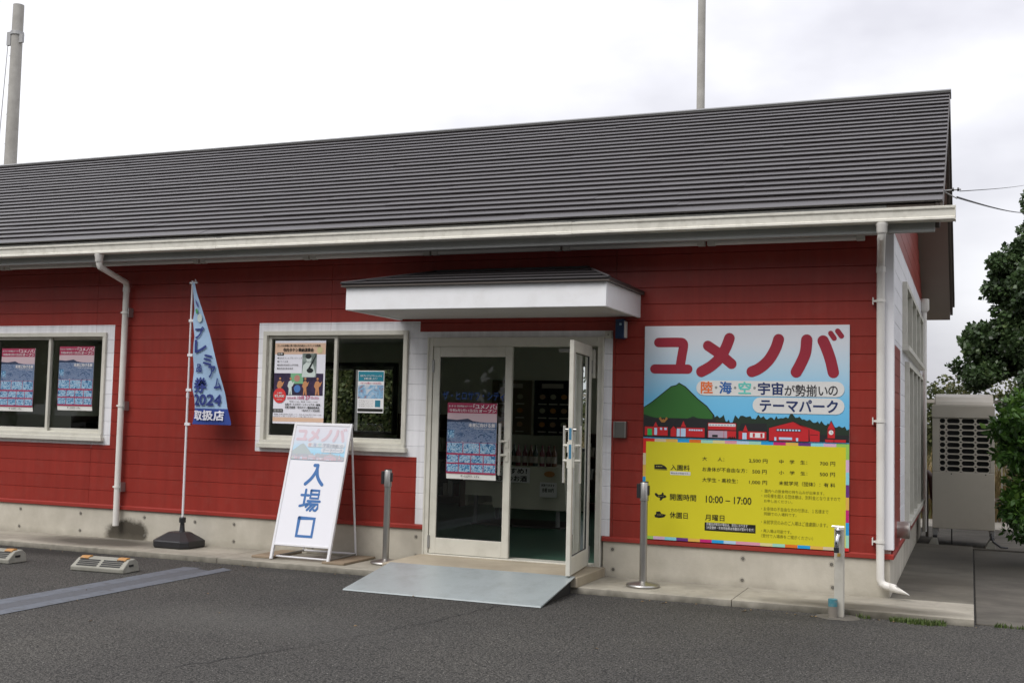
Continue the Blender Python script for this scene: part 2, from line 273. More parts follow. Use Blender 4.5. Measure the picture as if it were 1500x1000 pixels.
class MB:
    def __init__(s, xf=None): s.v = []; s.f = []; s.m = []; s.mats = []; s.xf = xf
    def mi(s, mat):
        if mat not in s.mats: s.mats.append(mat)
        return s.mats.index(mat)
    def add(s, vs, fs, mat):
        k = len(s.v); i = s.mi(mat)
        s.v += [tuple(s.xf(Vector(p))) if s.xf else tuple(p) for p in vs]
        s.f += [tuple(k+j for j in f) for f in fs]; s.m += [i]*len(fs)
    def box(s, x0, x1, y0, y1, z0, z1, mat):
        s.add([(x0, y0, z0), (x1, y0, z0), (x1, y1, z0), (x0, y1, z0), (x0, y0, z1), (x1, y0, z1), (x1, y1, z1), (x0, y1, z1)],
              [(0, 3, 2, 1), (4, 5, 6, 7), (0, 1, 5, 4), (1, 2, 6, 5), (2, 3, 7, 6), (3, 0, 4, 7)], mat)
    def quad(s, a, b, c, d, mat): s.add([a, b, c, d], [(0, 1, 2, 3)], mat)
    def rect(s, x0, x1, z0, z1, y, mat): s.add([(x0, y, z0), (x1, y, z0), (x1, y, z1), (x0, y, z1)], [(0, 1, 2, 3)], mat)
    def poly(s, pts, y, mat):              # flat (x,z) outline facing -y, triangulated
        bm = bmesh.new(); vs = [bm.verts.new((x, 0, z)) for x, z in pts]
        f = bm.faces.new(vs); bm.normal_update()
        if f.normal.y > 0: f.normal_flip()
        bmesh.ops.triangulate(bm, faces=[f]); bm.verts.index_update()
        s.add([(v.co.x, y, v.co.z) for v in bm.verts], [tuple(v.index for v in q.verts) for q in bm.faces], mat); bm.free()
    def disc(s, x, z, r, y, mat, rz=None, n=20):
        s.poly([(x+r*math.cos(a*2*math.pi/n), z+(rz or r)*math.sin(a*2*math.pi/n)) for a in range(n)], y, mat)
    def rrect(s, x0, x1, z0, z1, r, y, mat):
        p = []
        for cx, cz, a0 in ((x1-r, z1-r, 0), (x0+r, z1-r, 90), (x0+r, z0+r, 180), (x1-r, z0+r, 270)):
            p += [(cx+r*math.cos(R(a0+k*15)), cz+r*math.sin(R(a0+k*15))) for k in range(7)]
        s.poly(p, y, mat)
    def tube(s, pts, r, mat, n=10, caps=True, r2=None):
        pts = [Vector(p) for p in pts]; base = len(s.v); vs = []; fs = []; q = None
        for i, p in enumerate(pts):
            d = ((pts[i+1]-p).normalized() if i+1 < len(pts) else Vector((0, 0, 0))) + ((p-pts[i-1]).normalized() if i else Vector((0, 0, 0)))
            d.normalize(); a = d.orthogonal().normalized() if q is None else (q - d*q.dot(d)).normalized(); q = a
            b = d.cross(a); rr = r if r2 is None else r+(r2-r)*i/(len(pts)-1)
            vs += [p+(a*math.cos(k*2*math.pi/n)+b*math.sin(k*2*math.pi/n))*rr for k in range(n)]
        for i in range(len(pts)-1):
            for k in range(n): fs.append((i*n+k, i*n+(k+1) % n, (i+1)*n+(k+1) % n, (i+1)*n+k))
        if caps: fs += [tuple(range(n))[::-1], tuple((len(pts)-1)*n+k for k in range(n))]
        s.add(vs, fs, mat)
    def lathe(s, prof, cx, cy, mat, n=28):
        vs = []; fs = []
        for r, z in prof: vs += [(cx+r*math.cos(k*2*math.pi/n), cy+r*math.sin(k*2*math.pi/n), z) for k in range(n)]
        for i in range(len(prof)-1):
            for k in range(n): fs.append((i*n+k, i*n+(k+1) % n, (i+1)*n+(k+1) % n, (i+1)*n+k))
        s.add(vs, fs, mat)
    def prism(s, prof, x0, x1, mat, axis='x'):     # closed (y,z) profile swept along x, or (x,z) along y
        n = len(prof)
        if axis == 'x': a = [(x0, p, q) for p, q in prof]; b = [(x1, p, q) for p, q in prof]
        else: a = [(p, x0, q) for p, q in prof]; b = [(p, x1, q) for p, q in prof]
        s.add(a+b, [(i, (i+1) % n, n+(i+1) % n, n+i) for i in range(n)]+[tuple(range(n))[::-1], tuple(range(n, 2*n))], mat)
    def text(s, body, x0, x1, z0, z1, y, mat, bold=0.0, slant=0):
        vs, fs = glyphs(body)
        ax = min(v[0] for v in vs); bx = max(v[0] for v in vs); az = min(v[1] for v in vs); bz = max(v[1] for v in vs)
        kx = (x1-x0)/(bx-ax); kz = (z1-z0)/max(bz-az, 1e-6); b = bold*.9
        for i, (dx, dz) in enumerate(((0, 0), (b, 0), (-b, 0), (0, b), (0, -b), (b*.7, b*.7), (-b*.7, -b*.7), (b*.7, -b*.7), (-b*.7, b*.7)) if bold else ((0, 0),)):
            s.add([(x0+(v[0]-ax+dx)*kx+slant*(v[1]-az)*kz, y-i*.00012, z0+(v[1]-az+dz)*kz) for v in vs], fs, mat)
    def build(s, name, parent=None, smooth=False, bevel=0, kind=None, weld=False, seg=1):
        o0 = org(parent)
        me = bpy.data.meshes.new(name); me.from_pydata([(p[0]-o0.x, p[1]-o0.y, p[2]-o0.z) for p in s.v], [], s.f)
        for mt in s.mats: me.materials.append(mt)
        me.polygons.foreach_set('material_index', s.m)
        if weld:
            bm = bmesh.new(); bm.from_mesh(me); bmesh.ops.remove_doubles(bm, verts=bm.verts, dist=1e-5); bmesh.ops.recalc_face_normals(bm, faces=bm.faces); bm.to_mesh(me); bm.free()
        if smooth: 
            me.polygons.foreach_set('use_smooth', [True]*len(me.polygons)); me.set_sharp_from_angle(angle=R(38))
        me.update()
        o = bpy.data.objects.new(name, me); C.objects.link(o)
        if parent: o.parent = parent
        ORG[o.name] = o0
        if bevel:
            b = o.modifiers.new('bevel', 'BEVEL'); b.width = bevel; b.segments = seg; b.limit_method = 'ANGLE'; b.angle_limit = R(40)
        if kind: o['kind'] = kind
        return o
GC = {}
def glyphs(body):
    if body not in GC:
        c = bpy.data.curves.new('lettering_curve', 'FONT'); c.body = body; c.resolution_u = 3
        o = bpy.data.objects.new('lettering_curve', c); me = bpy.data.meshes.new_from_object(o)
        GC[body] = ([(v.co.x, v.co.y) for v in me.vertices], [tuple(p.vertices) for p in me.polygons])
        bpy.data.objects.remove(o); bpy.data.curves.remove(c); bpy.data.meshes.remove(me)
    return GC[body]
def catmull(p, n=6):
    if len(p) < 3: return p
    q = [p[0]]+p+[p[-1]]; o = []
    for i in range(1, len(q)-2):
        a, b, c, d = q[i-1], q[i], q[i+1], q[i+2]
        for k in range(n):
            t = k/n
            o.append(tuple(.5*((2*b[j])+(c[j]-a[j])*t+(2*a[j]-5*b[j]+4*c[j]-d[j])*t*t+(-a[j]+3*b[j]-3*c[j]+d[j])*t**3) for j in (0, 1)))
    o.append(p[-1]); return o
def stroke(pts, w, smooth=True):
    p = catmull(pts) if smooth else pts; lf = []; rg = []
    for i in range(len(p)):
        a = p[max(i-1, 0)]; b = p[min(i+1, len(p)-1)]; dx, dy = b[0]-a[0], b[1]-a[1]; l = math.hypot(dx, dy) or 1; nx, ny = -dy/l, dx/l
        lf.append((p[i][0]+nx*w/2, p[i][1]+ny*w/2)); rg.append((p[i][0]-nx*w/2, p[i][1]-ny*w/2))
    def cap(c, frm, sgn):
        a0 = math.atan2(frm[1]-c[1], frm[0]-c[0]); return [(c[0]+w/2*math.cos(a0+sgn*k*math.pi/8), c[1]+w/2*math.sin(a0+sgn*k*math.pi/8)) for k in range(1, 8)]
    return lf+cap(p[-1], lf[-1], -1)+rg[::-1]+cap(p[0], rg[0], -1)
def copy_tree(o, parent=None, loc=None):
    c = o.copy(); C.objects.link(c); c.parent = parent
    if loc is not None: c.location = loc
    for ch in list(o.children): copy_tree(ch, c)
    return c

# ================================================================== GROUND
g = MB(); g.quad((-150, -150, 0), (150, -150, 0), (150, 150, 0), (-150, 150, 0), asphalt); g.build('ground', kind='structure')
g = MB()
for a, b in ((-14, -9.2), (-9.195, -6.2), (-6.195, -4.1), (-2.9, -1.2), (-1.195, .617)):
    g.box(a, b, -.765, .03, -.05, .055, slabm)
g.box(-4.095, -2.905, -.765, .03, -.05, .052, slabm)
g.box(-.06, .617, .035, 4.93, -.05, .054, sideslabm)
g.build('pavement', kind='structure', bevel=.006, seg=2)
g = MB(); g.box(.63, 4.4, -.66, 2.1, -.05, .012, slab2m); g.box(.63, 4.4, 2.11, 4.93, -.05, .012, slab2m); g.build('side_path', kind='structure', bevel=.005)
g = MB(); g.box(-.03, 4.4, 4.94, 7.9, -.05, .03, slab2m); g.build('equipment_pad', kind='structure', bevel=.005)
g = MB(); g.quad((-30, 7.9, .006), (30, 7.9, .006), (30, 24, .006), (-30, 24, .006), yardm); g.build('yard', kind='structure')
g = MB(); g.box(-4.37, -2.50, -.80, .0, .05, .137, stepm); g.build('front_step', kind='structure', bevel=.008, seg=2)
# old parking line, painted over: two grey bands and a thinner worn middle, closed at the kerb end
lm = M('painted_over_line', (.105, .117, .136), .75, var=.25, sc=14, dirt=(.062, .06, .06), damt=.95, dsc=11)
lm2 = M('painted_over_line_worn', (.082, .087, .098), .8, var=.25, sc=20, dirt=(.06, .06, .06), damt=.9, dsc=30)
g = MB()
g.quad((-6.27, -9, .004), (-6.10, -9, .004), (-6.10, -1.12, .004), (-6.27, -1.17, .004), lm)
g.quad((-5.93, -9, .004), (-5.76, -9, .004), (-5.78, -1.10, .004), (-5.93, -1.03, .004), lm)
g.quad((-6.097, -9, .004), (-5.933, -9, .004), (-5.933, -1.25, .004), (-6.097, -1.2, .004), lm2)
g.build('parking_line', kind='structure')
# hairline cracks
cm = M('crack_black', (.018, .018, .018), .95, var=.2)
def crack(pts, w):
    g = MB(); random.seed(len(pts)+5); P = []
    for (a, b), (c, d) in zip(pts[:-1], pts[1:]):
        n = 14
        for k in range(n): t = k/n; P.append((a+(c-a)*t+random.uniform(-.025, .025), b+(d-b)*t+random.uniform(-.025, .025)))
    P.append(pts[-1])
    for i in range(len(P)-1):
        (a, b), (c, d) = P[i], P[i+1]; l = math.hypot(c-a, d-b); nx, ny = -(d-b)/l*w/2, (c-a)/l*w/2; w = max(.003, min(.012, w+random.uniform(-.002, .002)))
        g.quad((a-nx, b-ny, .0042), (c-nx, d-ny, .0042), (c+nx, d+ny, .0042), (a+nx, b+ny, .0042), cm)
    g.build('ground_crack', kind='structure')
crack([(-3.65, -4.6), (-3.3, -3.7), (-3.0, -2.6), (-2.85, -1.7)], .008)

litm = M('leaf_litter', (.22, .14, .06), .8, var=.3, rnd=.4)
g = MB(); random.seed(31)
for k in range(70):
    x = random.uniform(-9.5, 1.5); y = -.78-abs(random.gauss(0, .12)) if random.random() < .75 else random.uniform(-4.5, -1.2); a = random.uniform(0, 6.28); l = random.uniform(.008, .022)
    c_, s_ = math.cos(a)*l, math.sin(a)*l; g.add([(x-c_, y-s_, .005), (x+s_*.5, y-c_*.5, .009), (x+c_, y+s_, .006), (x-s_*.5, y+c_*.5, .012)], [(0, 1, 2, 3)], litm)
o = g.build('leaf_litter', kind='stuff'); o['label'] = 'small fallen leaves and grit scattered along the kerb'
# ================================================================== SHOP BUILDING
X0 = -14.0
bld = thing('shop_building', 'long red clad single storey shop with brown ribbed metal roof and cream gutter', 'building', (-5, 0, 0))
Z0, HS = .415, .1517                       # bottom of the cladding, height of one course
OP = [(-10.03, -8.34, 1.13, 2.315), (-6.265, -4.575, 1.13, 2.315), (-4.345, -2.545, .1, 2.24)]     # openings x0,x1,z0,z1
WHITE = [(-10.13, -8.24, 1.068, 2.40), (-6.335, -4.45, 1.066, 2.403), (-4.45, -2.465, .41, 2.30)]
def inside(x, z, rs): return any(a < x < b and c < z < d for a, b, c, d in rs)
def board(xa, xb, k, mapf, ops, whites, ztop=None):
    """one cladding board (course k between xa and xb) with V-grooved edges; cells coloured by the painted areas"""
    z0 = Z0+k*HS; z1 = z0+HS; e = .0038
    for a, b, c, d in ops:          # an opening that cuts the whole course leaves two boards
        if c <= z0+e and d >= z1-e and (xa < a < xb or xa < b < xb):
            if a-xa > .02: board(xa, a, k, mapf, ops, whites, ztop)
            if xb-b > .02: board(b, xb, k, mapf, ops, whites, ztop)
            return
    if ztop: z1 = min(z1, ztop)
    xs = {xa, xb}; zs = {z0+e, z1-e}
    for a, b, c, d in ops+whites:
        for q in (a, b):
            if xa < q < xb: xs.add(q)
        for q in (c, d):
            if z0+e < q < z1-e: zs.add(q)
    xs = sorted(xs); zs = sorted(zs); mb = MB(xf=mapf); any_ = False
    for xa_, xb_ in zip(xs[:-1], xs[1:]):
        xm = (xa_+xb_)/2
        for za, zb in zip(zs[:-1], zs[1:]):
            if inside(xm, (za+zb)/2, ops): continue
            mt = whitem if inside(xm, (za+zb)/2, whites) else redm; any_ = True
            mb.add([(xa_, 0, za), (xb_, 0, za), (xb_, 0, zb), (xa_, 0, zb)], [(0, 1, 2, 3)], mt)
        for zin, zed in ((zs[0], z0), (zs[-1], z1)):
            zt = zin+1e-3 if zed < zin else zin-1e-3
            if inside(xm, zt, ops): continue
            mt = whitem if inside(xm, zt, whites) else redm
            q = [(xa_, .007, zed), (xb_, .007, zed), (xb_, 0, zin), (xa_, 0, zin)]
            mb.add(q if zed < zin else q[::-1], [(0, 1, 2, 3)], mt)
        for q, sgn in ((xa_, 1), (xb_, -1)):       # board ends and opening edges
            zc = (z0+z1)/2
            if inside(xm, zc, ops): continue
            if q in (xa, xb) or inside(q-sgn*.002, zc, ops):
                mt = whitem if inside(xm, zc, whites) else redm
                mb.add([(q, 0, z0+e), (q, .012, z0+e), (q, .012, z1-e), (q, 0, z1-e)], [(0, 1, 2, 3)], mt)
    if any_: return mb.build('siding_board', bld)
segs = [(-14, -11.53), (-11.53, -8.5), (-8.5, -5.47), (-5.47, -2.44), (-2.44, -.118)]
for k in range(18):
    for a, b in segs: board(a+.0015, b-.0015, k, None, OP, WHITE, 3.11)
# side (east) wall, plane x = -.014, runs to y = 6.36; gable boards clipped under the roof
SX = -.014
def smap(p): return Vector((SX-p.y, p.x, p.z))          # board (a, depth, z) -> world
SOP = [(1.55, 5.75, 2.215, 2.885), (2.0, 5.75, .50, 2.13)]
SWH = [(0.0, 6.4, 2.19, 3.16), (1.2, 5.9, .42, 2.95)]
for k in range(31):
    z1 = Z0+(k+1)*HS
    for a, b in ((.10, 3.13), (3.13, 6.36)):
        lo = a; hi = b; zc = Z0+k*HS
        if zc > 3.0:                                     # keep inside the gable triangle
            hw = (4.96-z1)/.523 if z1 < 4.96 else 0
            lo = max(a, 3.18-hw); hi = min(b, 3.18+hw)
            if hi-lo < .1: continue
        board(lo+.0015, hi-.0015, k, smap, SOP, SWH)
# the wall behind the cladding (inner faces are the room's walls)
mb = MB()
def wall_x(y0, y1, ops, zt, mat):
    xs = sorted({X0, -.15}|{q for o in ops for q in o[:2]})
    for a, b in zip(xs[:-1], xs[1:]):
        o = [q for q in ops if q[0] <= (a+b)/2 <= q[1]]
        if o: 
            o = o[0]
            if o[2] > .42: mb.box(a, b, y0, y1, .40, o[2], mat)
            mb.box(a, b, y0, y1, o[3], zt, mat)
        else: mb.box(a, b, y0, y1, .40, zt, mat)
wall_x(.0125, .14, OP, 3.11, joint)
BWS = [(-9.5, -8.0, 1.15, 2.25), (-13.2, -11.7, 1.15, 2.25), (-3.9, -1.2, 1.0, 2.3)]; BW = BWS[0]  # first opening is visible; the other two are added, unseen, to brighten the room
wall_x(6.22, 6.36, BWS, 3.2, inwall)
mb.build('wall', bld)
mb = MB()

for ya, yb, zz in ((.0125, 1.55, [(.40, 3.2)]), (1.55, 2.0, [(.40, 2.215), (2.885, 3.2)]), (2.0, 5.75, [(.40, .50), (2.13, 2.215), (2.885, 3.2)]), (5.75, 6.36, [(.40, 3.2)])):
    for za, zb in zz: mb.box(-.15, SX-.012, ya, yb, za, zb, joint)
mb.box(X0-.14, X0-.01, .0, .01, .02, .03, joint); mb.box(X0-.14, X0, .012, 6.36, .02, 3.2, joint)
mb.prism([(.2, 3.2), (6.2, 3.2), (3.18, 4.85)], -.14, SX-.013, joint)
mb.build('end_wall', bld)
mb = MB(); mb.box(X0, -4.36, .004, .14, -.1, .373, found); mb.box(-2.53, -.03, .004, .14, -.1, .373, found)
mb.box(-.16, -.03, .141, 6.36, -.1, .399, found); mb.box(X0, -.161, 6.22, 6.36, -.1, .399, found); mb.box(X0, X0+.13, .141, 6.21, -.1, .399, found)
fo = mb.build('foundation', bld, bevel=.006)
holem = M('tie_hole_mortar', (.14, .13, .11), .9)
hb = MB(); hb.lathe([(.0, .004), (.013, .004), (.016, -.001), (.021, -.0015), (.023, .001)], 0, 0, holem, 14)
h0 = None
for x in (-13.5, -12.7, -11.9, -11.1, -10.3, -9.48, -8.61, -7.72, -7.05, -6.56, -5.6, -4.43, -2.43, -1.26, -.5):
    for z in (.30, .115):
        if h0 is None: h0 = hb.build('tie_hole'); o = h0
        else: o = h0.copy(); C.objects.link(o)
        o.parent = fo; o.rotation_euler = (R(90), 0, 0); o.location = (x+random.uniform(-.01, .01)+5, .0035, z+random.uniform(-.008, .008)); 
mb = MB()
for a, b in ((X0, -4.35), (-2.535, -.0)): mb.prism([(-.018, .374), (.02, .374), (.02, .412), (.002, .418), (-.018, .405)], a, b, trimred)
mb.prism([(-.0, .374), (-.04, .374), (-.04, .412), (-.012, .418), (.004, .405)], .004, 6.36, trimred, 'y')
mb.build('drip_flashing', bld)
mb = MB(); mb.box(-.118, .0, -.016, .012, .45, 3.10, corner); mb.box(-.0135, .0, .0125, .098, .45, 3.12, corner); mb.build('corner_trim', bld, bevel=.003)

# roof
SL = .523; RY, RZ = 3.18, 5.19; EY, EZ = -.5, 3.265; BY = 6.86; XR = .40
mb = MB()
mb.prism([(-.46, 3.11), (-.47, 3.262), (RY, RZ-.012), (BY, EZ-.012), (BY, 3.0), (6.62, 3.09), (RY, 4.92), (.06, 3.29), (.06, 3.11)], X0-.1, -.031, soffm)
rf = mb.build('roof', bld)
mb = MB(); mb.prism([(-.47, 3.05), (-.47, 3.262), (RY, RZ-.012), (BY, EZ-.012), (BY, 2.975), (RY, 4.97)], -.029, XR-.06, gabsof); mb.build('gable_soffit', rf)
mb = MB(); mb.prism([(-.49, 3.06), (-.49, 3.27), (RY, RZ+.0), (BY+.01, EZ), (BY+.01, 3.04), (RY, 4.985)], XR-.059, XR-.025, bargem)
mb.prism([(-.495, 3.16), (-.495, 3.272), (RY, RZ+.004), (BY+.02, EZ+.004), (BY+.02, 3.15), (RY, RZ-.11)], XR-.0249, XR, bargem)
mb.build('verge_board', rf, bevel=.003)
for yy in (1.35, 3.18, 5.0):
    pass
nrm = Vector((0, -SL, 1)).normalized(); slo = Vector((0, 1, SL)).normalized(); slen = math.hypot(RY-EY, RZ-EZ); NC = 25
first = .215; cs = (slen-first)/(NC-1)
random.seed(3)
for i in range(NC):
    s0 = 0 if i == 0 else first+(i-1)*cs; s1 = first+i*cs
    off = (i*1.37) % 3.6; xs = [X0-.1]+[x for x in [X0+off+3.6*j for j in range(5)] if X0+.3 < x < XR-.4]+[XR-.005]
    for j, (a, b) in enumerate(zip(xs[:-1], xs[1:])):
        h = .0225+random.uniform(-.0008, .0008); lap = .0022 if j % 2 else 0
        base = Vector((0, EY, EZ)); mb = MB()
        def pt(x, s, hh): v = base+slo*s+nrm*hh; return (x, v.y, v.z)
        prof = [(s0+.03, .0), (s0-.004, h*.35+lap), (s0-.006, h+lap), (s0+.004, h+lap+.001), (s1+.016, .0012+lap)]
        A = [pt(a-.03*(j > 0), s, q) for s, q in prof]; B = [pt(b+.03*(j < len(xs)-2), s, q) for s, q in prof]
        n = len(prof)
        mb.add(A+B, [(q, n+q, n+q+1, q+1) for q in range(n-1)], roofm)
        mb.add(A, [tuple(range(n))], roofm); mb.add(B, [tuple(range(n))[::-1]], roofm)
        mb.build('roof_sheet', rf)
mb = MB(); mb.prism([(RY-.14, RZ-.055), (RY-.145, RZ-.03), (RY-.02, RZ+.018), (RY+.02, RZ+.018), (RY+.145, RZ-.03), (RY+.14, RZ-.055)], X0-.1, XR+.01, M('ridge_cap_metal', (.12, .12, .115), .4)); mb.build('ridge_cap', rf)
mb = MB()      # back slope, plain sheets seen only from elsewhere
for i in range(NC):
    a = i*slen/NC; b = (i+1)*slen/NC
    f = lambda s, h: (BY-s*slo.y+nrm.y*-h, EZ+s*slo.z+nrm.z*h)
    p0 = f(a, .018); p1 = f(b, .002); p2 = f(a+.01, .0)
    mb.quad((XR-.005, *p0), (X0-.1, *p0), (X0-.1, *p1), (XR-.005, *p1), roofm); mb.quad((XR-.005, *p2), (X0-.1, *p2), (X0-.1, *p0), (XR-.005, *p0), roofm)
mb.build('rear_roof_slope', rf)
mb = MB(); mb.box(X0-.1, XR-.062, -.497, -.471, 3.03, 3.235, fascm); mb.box(X0-.1, XR-.062, -.51, -.498, 3.03, 3.055, fascm); mb.build('fascia', bld, bevel=.003)
mb = MB(); mb.add([(X0-.1, -.47, 3.035), (-.031, -.47, 3.035), (-.031, .0, 3.098), (X0-.1, .0, 3.098)], [(0, 3, 2, 1)], soffm)
for x in [X0+.9*k for k in range(1, 16)]: mb.box(x-.006, x+.006, -.46, -.0, 3.09, 3.0945, fascm)
mb.build('eave_soffit', bld)
# gutter
def gprof(o=0): return [(-.505, 3.105-o), (-.603-o, 3.105-o), (-.612-o, 3.112-o), (-.612-o, 3.128), (-.602-o, 3.135), (-.606-o, 3.185), (-.618-o, 3.197), (-.620-o, 3.212+o), (-.603, 3.216+o), (-.598, 3.205), (-.594, 3.19), (-.59, 3.12), (-.515, 3.12), (-.515, 3.235), (-.505, 3.235)]
mb = MB(); mb.prism(gprof(), X0-.1, .487, gutm); gu = mb.build('gutter', bld, weld=True)
mb = MB(); mb.prism([(-.62, 3.1), (-.622, 3.218), (-.5, 3.24), (-.5, 3.1)], .4872, .494, gutm); mb.build('end_cap', gu, bevel=.004)
for x in (-10.3, -6.55, -2.75): mb = MB(); mb.prism(gprof(.0035), x-.07, x+.07, gutm); mb.build('joint_sleeve', gu, weld=True)
dm = M('gutter_grime', (.05, .045, .035), .9)
# light tubes under the eave
tubem = M('tube_light_cover', (.72, .70, .67), .4, var=.05); capm = M('tube_light_end', (.58, .57, .53), .4)
ends = [-.22, -1.585, -2.95, -4.31, -5.69, -7.06, -8.43, -9.8, -11.17, -12.54, -13.9]
for a, b in zip(ends[:-1], ends[1:]):
    mb = MB(); mb.tube([(b+.075, -.085, 3.068), (a-.075, -.085, 3.068)], .022, tubem, 12); mb.box(b+.02, a-.02, -.11, -.055, 3.088, 3.1, tubem); q = mb.build('eave_tube_light', bld, smooth=True)
    for s in (a-.045, b+.045): mb = MB(); mb.box(s-.035, s+.035, -.113, -.057, 3.043, 3.0875, capm); mb.build('end_holder', q, bevel=.004)
# downspouts
def downspout(x, pts, low, clamps, r=.033):
    mb = MB(); fx, fy = pts[0][0], pts[0][1]
    mb.lathe([(0.02, 3.105), (.05, 3.105), (.05, 3.09), (.043, 3.075), (.042, 3.03), (.035, 3.02)], fx, fy, pipem, 20)
    q = mb.build('downspout', bld, smooth=True)
    mb = MB(); mb.tube(pts+low, r, pipem, 16); mb.build('pipe', q, smooth=True)
    for z in clamps:
        mb = MB(); mb.lathe([(r+.0015, z-.012), (r+.006, z-.012), (r+.006, z+.012), (r+.0015, z+.012)], x, -.06, pipem, 18)
        mb.box(x-.062, x-.033, -.064, -.056, z-.008, z+.008, pipem); mb.box(x-.066, x-.058, -.07, 0.0, z-.03, z+.03, pipem) if x > -1 else (mb.box(x+.033, x+.056, -.064, -.056, z-.008, z+.008, pipem), mb.box(x+.05, x+.058, -.075, 0.0, z-.05, z+.05, galv))
        mb.build('pipe_clamp', q, smooth=True)
    mb = MB()
    for p in pts[1:]+[pts[0]]: mb.lathe([(r, p[2]-.05), (r+.005, p[2]-.05), (r+.005, p[2]+.0), (r, p[2]+.0)], p[0], p[1], pipem, 18) if p is pts[-1] else None
    mb.build('pipe_socket', q, smooth=True)
    return q
downspout(-8.055, [(-8.0, -.565, 3.06), (-8.0, -.56, 3.0), (-8.0, -.545, 2.97), (-8.04, -.09, 2.86), (-8.055, -.06, 2.81)], [(-8.055, -.06, 2.0), (-8.055, -.06, .2)], [2.53, 1.505, .62])
q = downspout(-.103, [(-.06, -.565, 3.06), (-.06, -.56, 3.02), (-.065, -.545, 2.99), (-.1, -.09, 2.87), (-.103, -.06, 2.82)], [(-.103, -.06, 1.5), (-.103, -.06, .215), (-.09, -.062, .18), (-.06, -.07, .163), (.02, -.09, .148)], [2.53, 1.52, .52])
mb = MB()      # cut-open spout mouth
n = 16; A = []; B = []
for k in range(n):
    a = 2*math.pi*k/n; dy, dz = .037*math.cos(a), .037*math.sin(a)
    A.append((-.03, -.08+dy, .155+dz)); B.append((.07-dz*1.6, -.098+dy, .14+dz))
mb.add(A+B, [(k, (k+1) % n, n+(k+1) % n, n+k) for k in range(n)], pipem); o = mb.build('spout', q, smooth=True)
sol = o.modifiers.new('wall', 'SOLIDIFY'); sol.thickness = .003
# rear corner downspout and the vent on the side wall
mb = MB(); mb.lathe([(.03, 3.2), (.06, 3.19), (.062, 3.05), (.04, 3.02)], .03, 6.1, pipem, 16); mb.tube([(.03, 6.1, 3.03), (.03, 6.1, .1)], .03, pipem, 12); mb.build('rear_downspout', bld, smooth=True)
ventm = M('vent_hood_steel', (.42, .40, .37), .35, metal=.6, var=.1)
mb = MB()
prof = [(0, .0), (.075, 0), (.075, .05), (.078, .06), (.078, .11), (.07, .12), (0, .12)]
mb.lathe([(r, z) for r, z in prof], 0, 0, ventm, 24)
mb.v = [(SX+.0+z*.9, .75+y, .56+x) for x, y, z in mb.v]
mb.build('vent_hood', bld, smooth=True)

# ---------- windows and doors
def window(x0, x1, z0, z1, name='window', posters=None):
    yo = -.028
    mb = MB(); w = .045
    mb.box(x0, x1, yo, .11, z1-w, z1, alu); mb.box(x0, x0+w, yo, .11, z0+.06, z1-w, alu); mb.box(x1-w, x1, yo, .11, z0+.06, z1-w, alu)
    mb.box(x0, x1, yo-.012, .11, z0, z0+.06, alu); mb.box(x0-.02, x1+.02, yo-.03, -.001, z0-.022, z0+.022, alu); mb.box(x0+w, x1-w, .01, .014, z0+.06, z0+.075, alu)
    f = mb.build(name, bld, bevel=.003)
    xm = (x0+x1)/2
    for a, b, y in ((x0+w, xm+.025, .012), (xm-.025, x1-w, .052)):
        mb = MB(); q = .035; s0, s1 = z0+.062, z1-w-.001
        mb.box(a, a+q, y, y+.03, s0, s1, alu); mb.box(b-q, b, y, y+.03, s0, s1, alu); mb.box(a+q, b-q, y, y+.03, s0, s0+.045, alu); mb.box(a+q, b-q, y, y+.03, s1-.03, s1, alu)
        mb.box(a+q, b-q, y+.01, y+.02, s0+.045, s0+.05, rubber); mb.box(a+q, b-q, y+.01, y+.02, s1-.035, s1-.03, rubber)
        mb.build('sash', f, bevel=.002)
        mb = MB(); mb.rect(a+q, b-q, s0+.045, s1-.03, y+.015, glass); mb.build('pane', f)
    mb = MB(); mb.box(xm-.012, xm+.012, .035, .05, (z0+z1)/2-.06, (z0+z1)/2+.03, black); mb.build('latch', f)
    return f
window(-10.03, -8.34, 1.13, 2.315); window(-6.265, -4.575, 1.13, 2.315)
# rear window of the room and two added to let in light, side windows
f4 = .05
for a, b, c, d in BWS:
    mb = MB(); mb.box(a, b, 6.24, 6.34, c, c+f4, galv); mb.box(a, b, 6.24, 6.34, d-f4, d, galv)
    for x in (a, (a+b)/2-f4/2, b-f4): mb.box(x, x+f4, 6.24, 6.34, c+f4, d-f4, galv)
    rw = mb.build('seen_or_added_rear_window', bld); mb = MB(); mb.rect(a+f4, b-f4, c+f4, d-f4, 6.30, glass); mb.build('pane', rw)
def side_window(y0, y1, z0, z1, n, name):
    mb = MB(); w = .05; xo = SX+.045
    mb.box(SX-.1, xo, y0, y1, z1-w, z1, alu); mb.box(SX-.1, xo+.02, y0-.02, y1+.02, z0, z0+w, alu)
    for k in range(n+1):
        y = y0+(y1-y0-w)*k/n; mb.box(SX-.1, xo, y, y+w, z0+w, z1-w, alu)
    f = mb.build(name, bld, bevel=.002)
    for k in range(n):
        ya = y0+(y1-y0-w)*k/n+w; yb = y0+(y1-y0-w)*(k+1)/n; mb = MB(); mb.quad((SX-.02, ya, z0+w), (SX-.02, yb, z0+w), (SX-.02, yb, z1-w), (SX-.02, ya, z1-w), glass); mb.build('pane', f)
side_window(1.55, 5.75, 2.215, 2.885, 4, 'upper_side_window'); side_window(2.0, 5.75, .50, 2.13, 4, 'side_window')
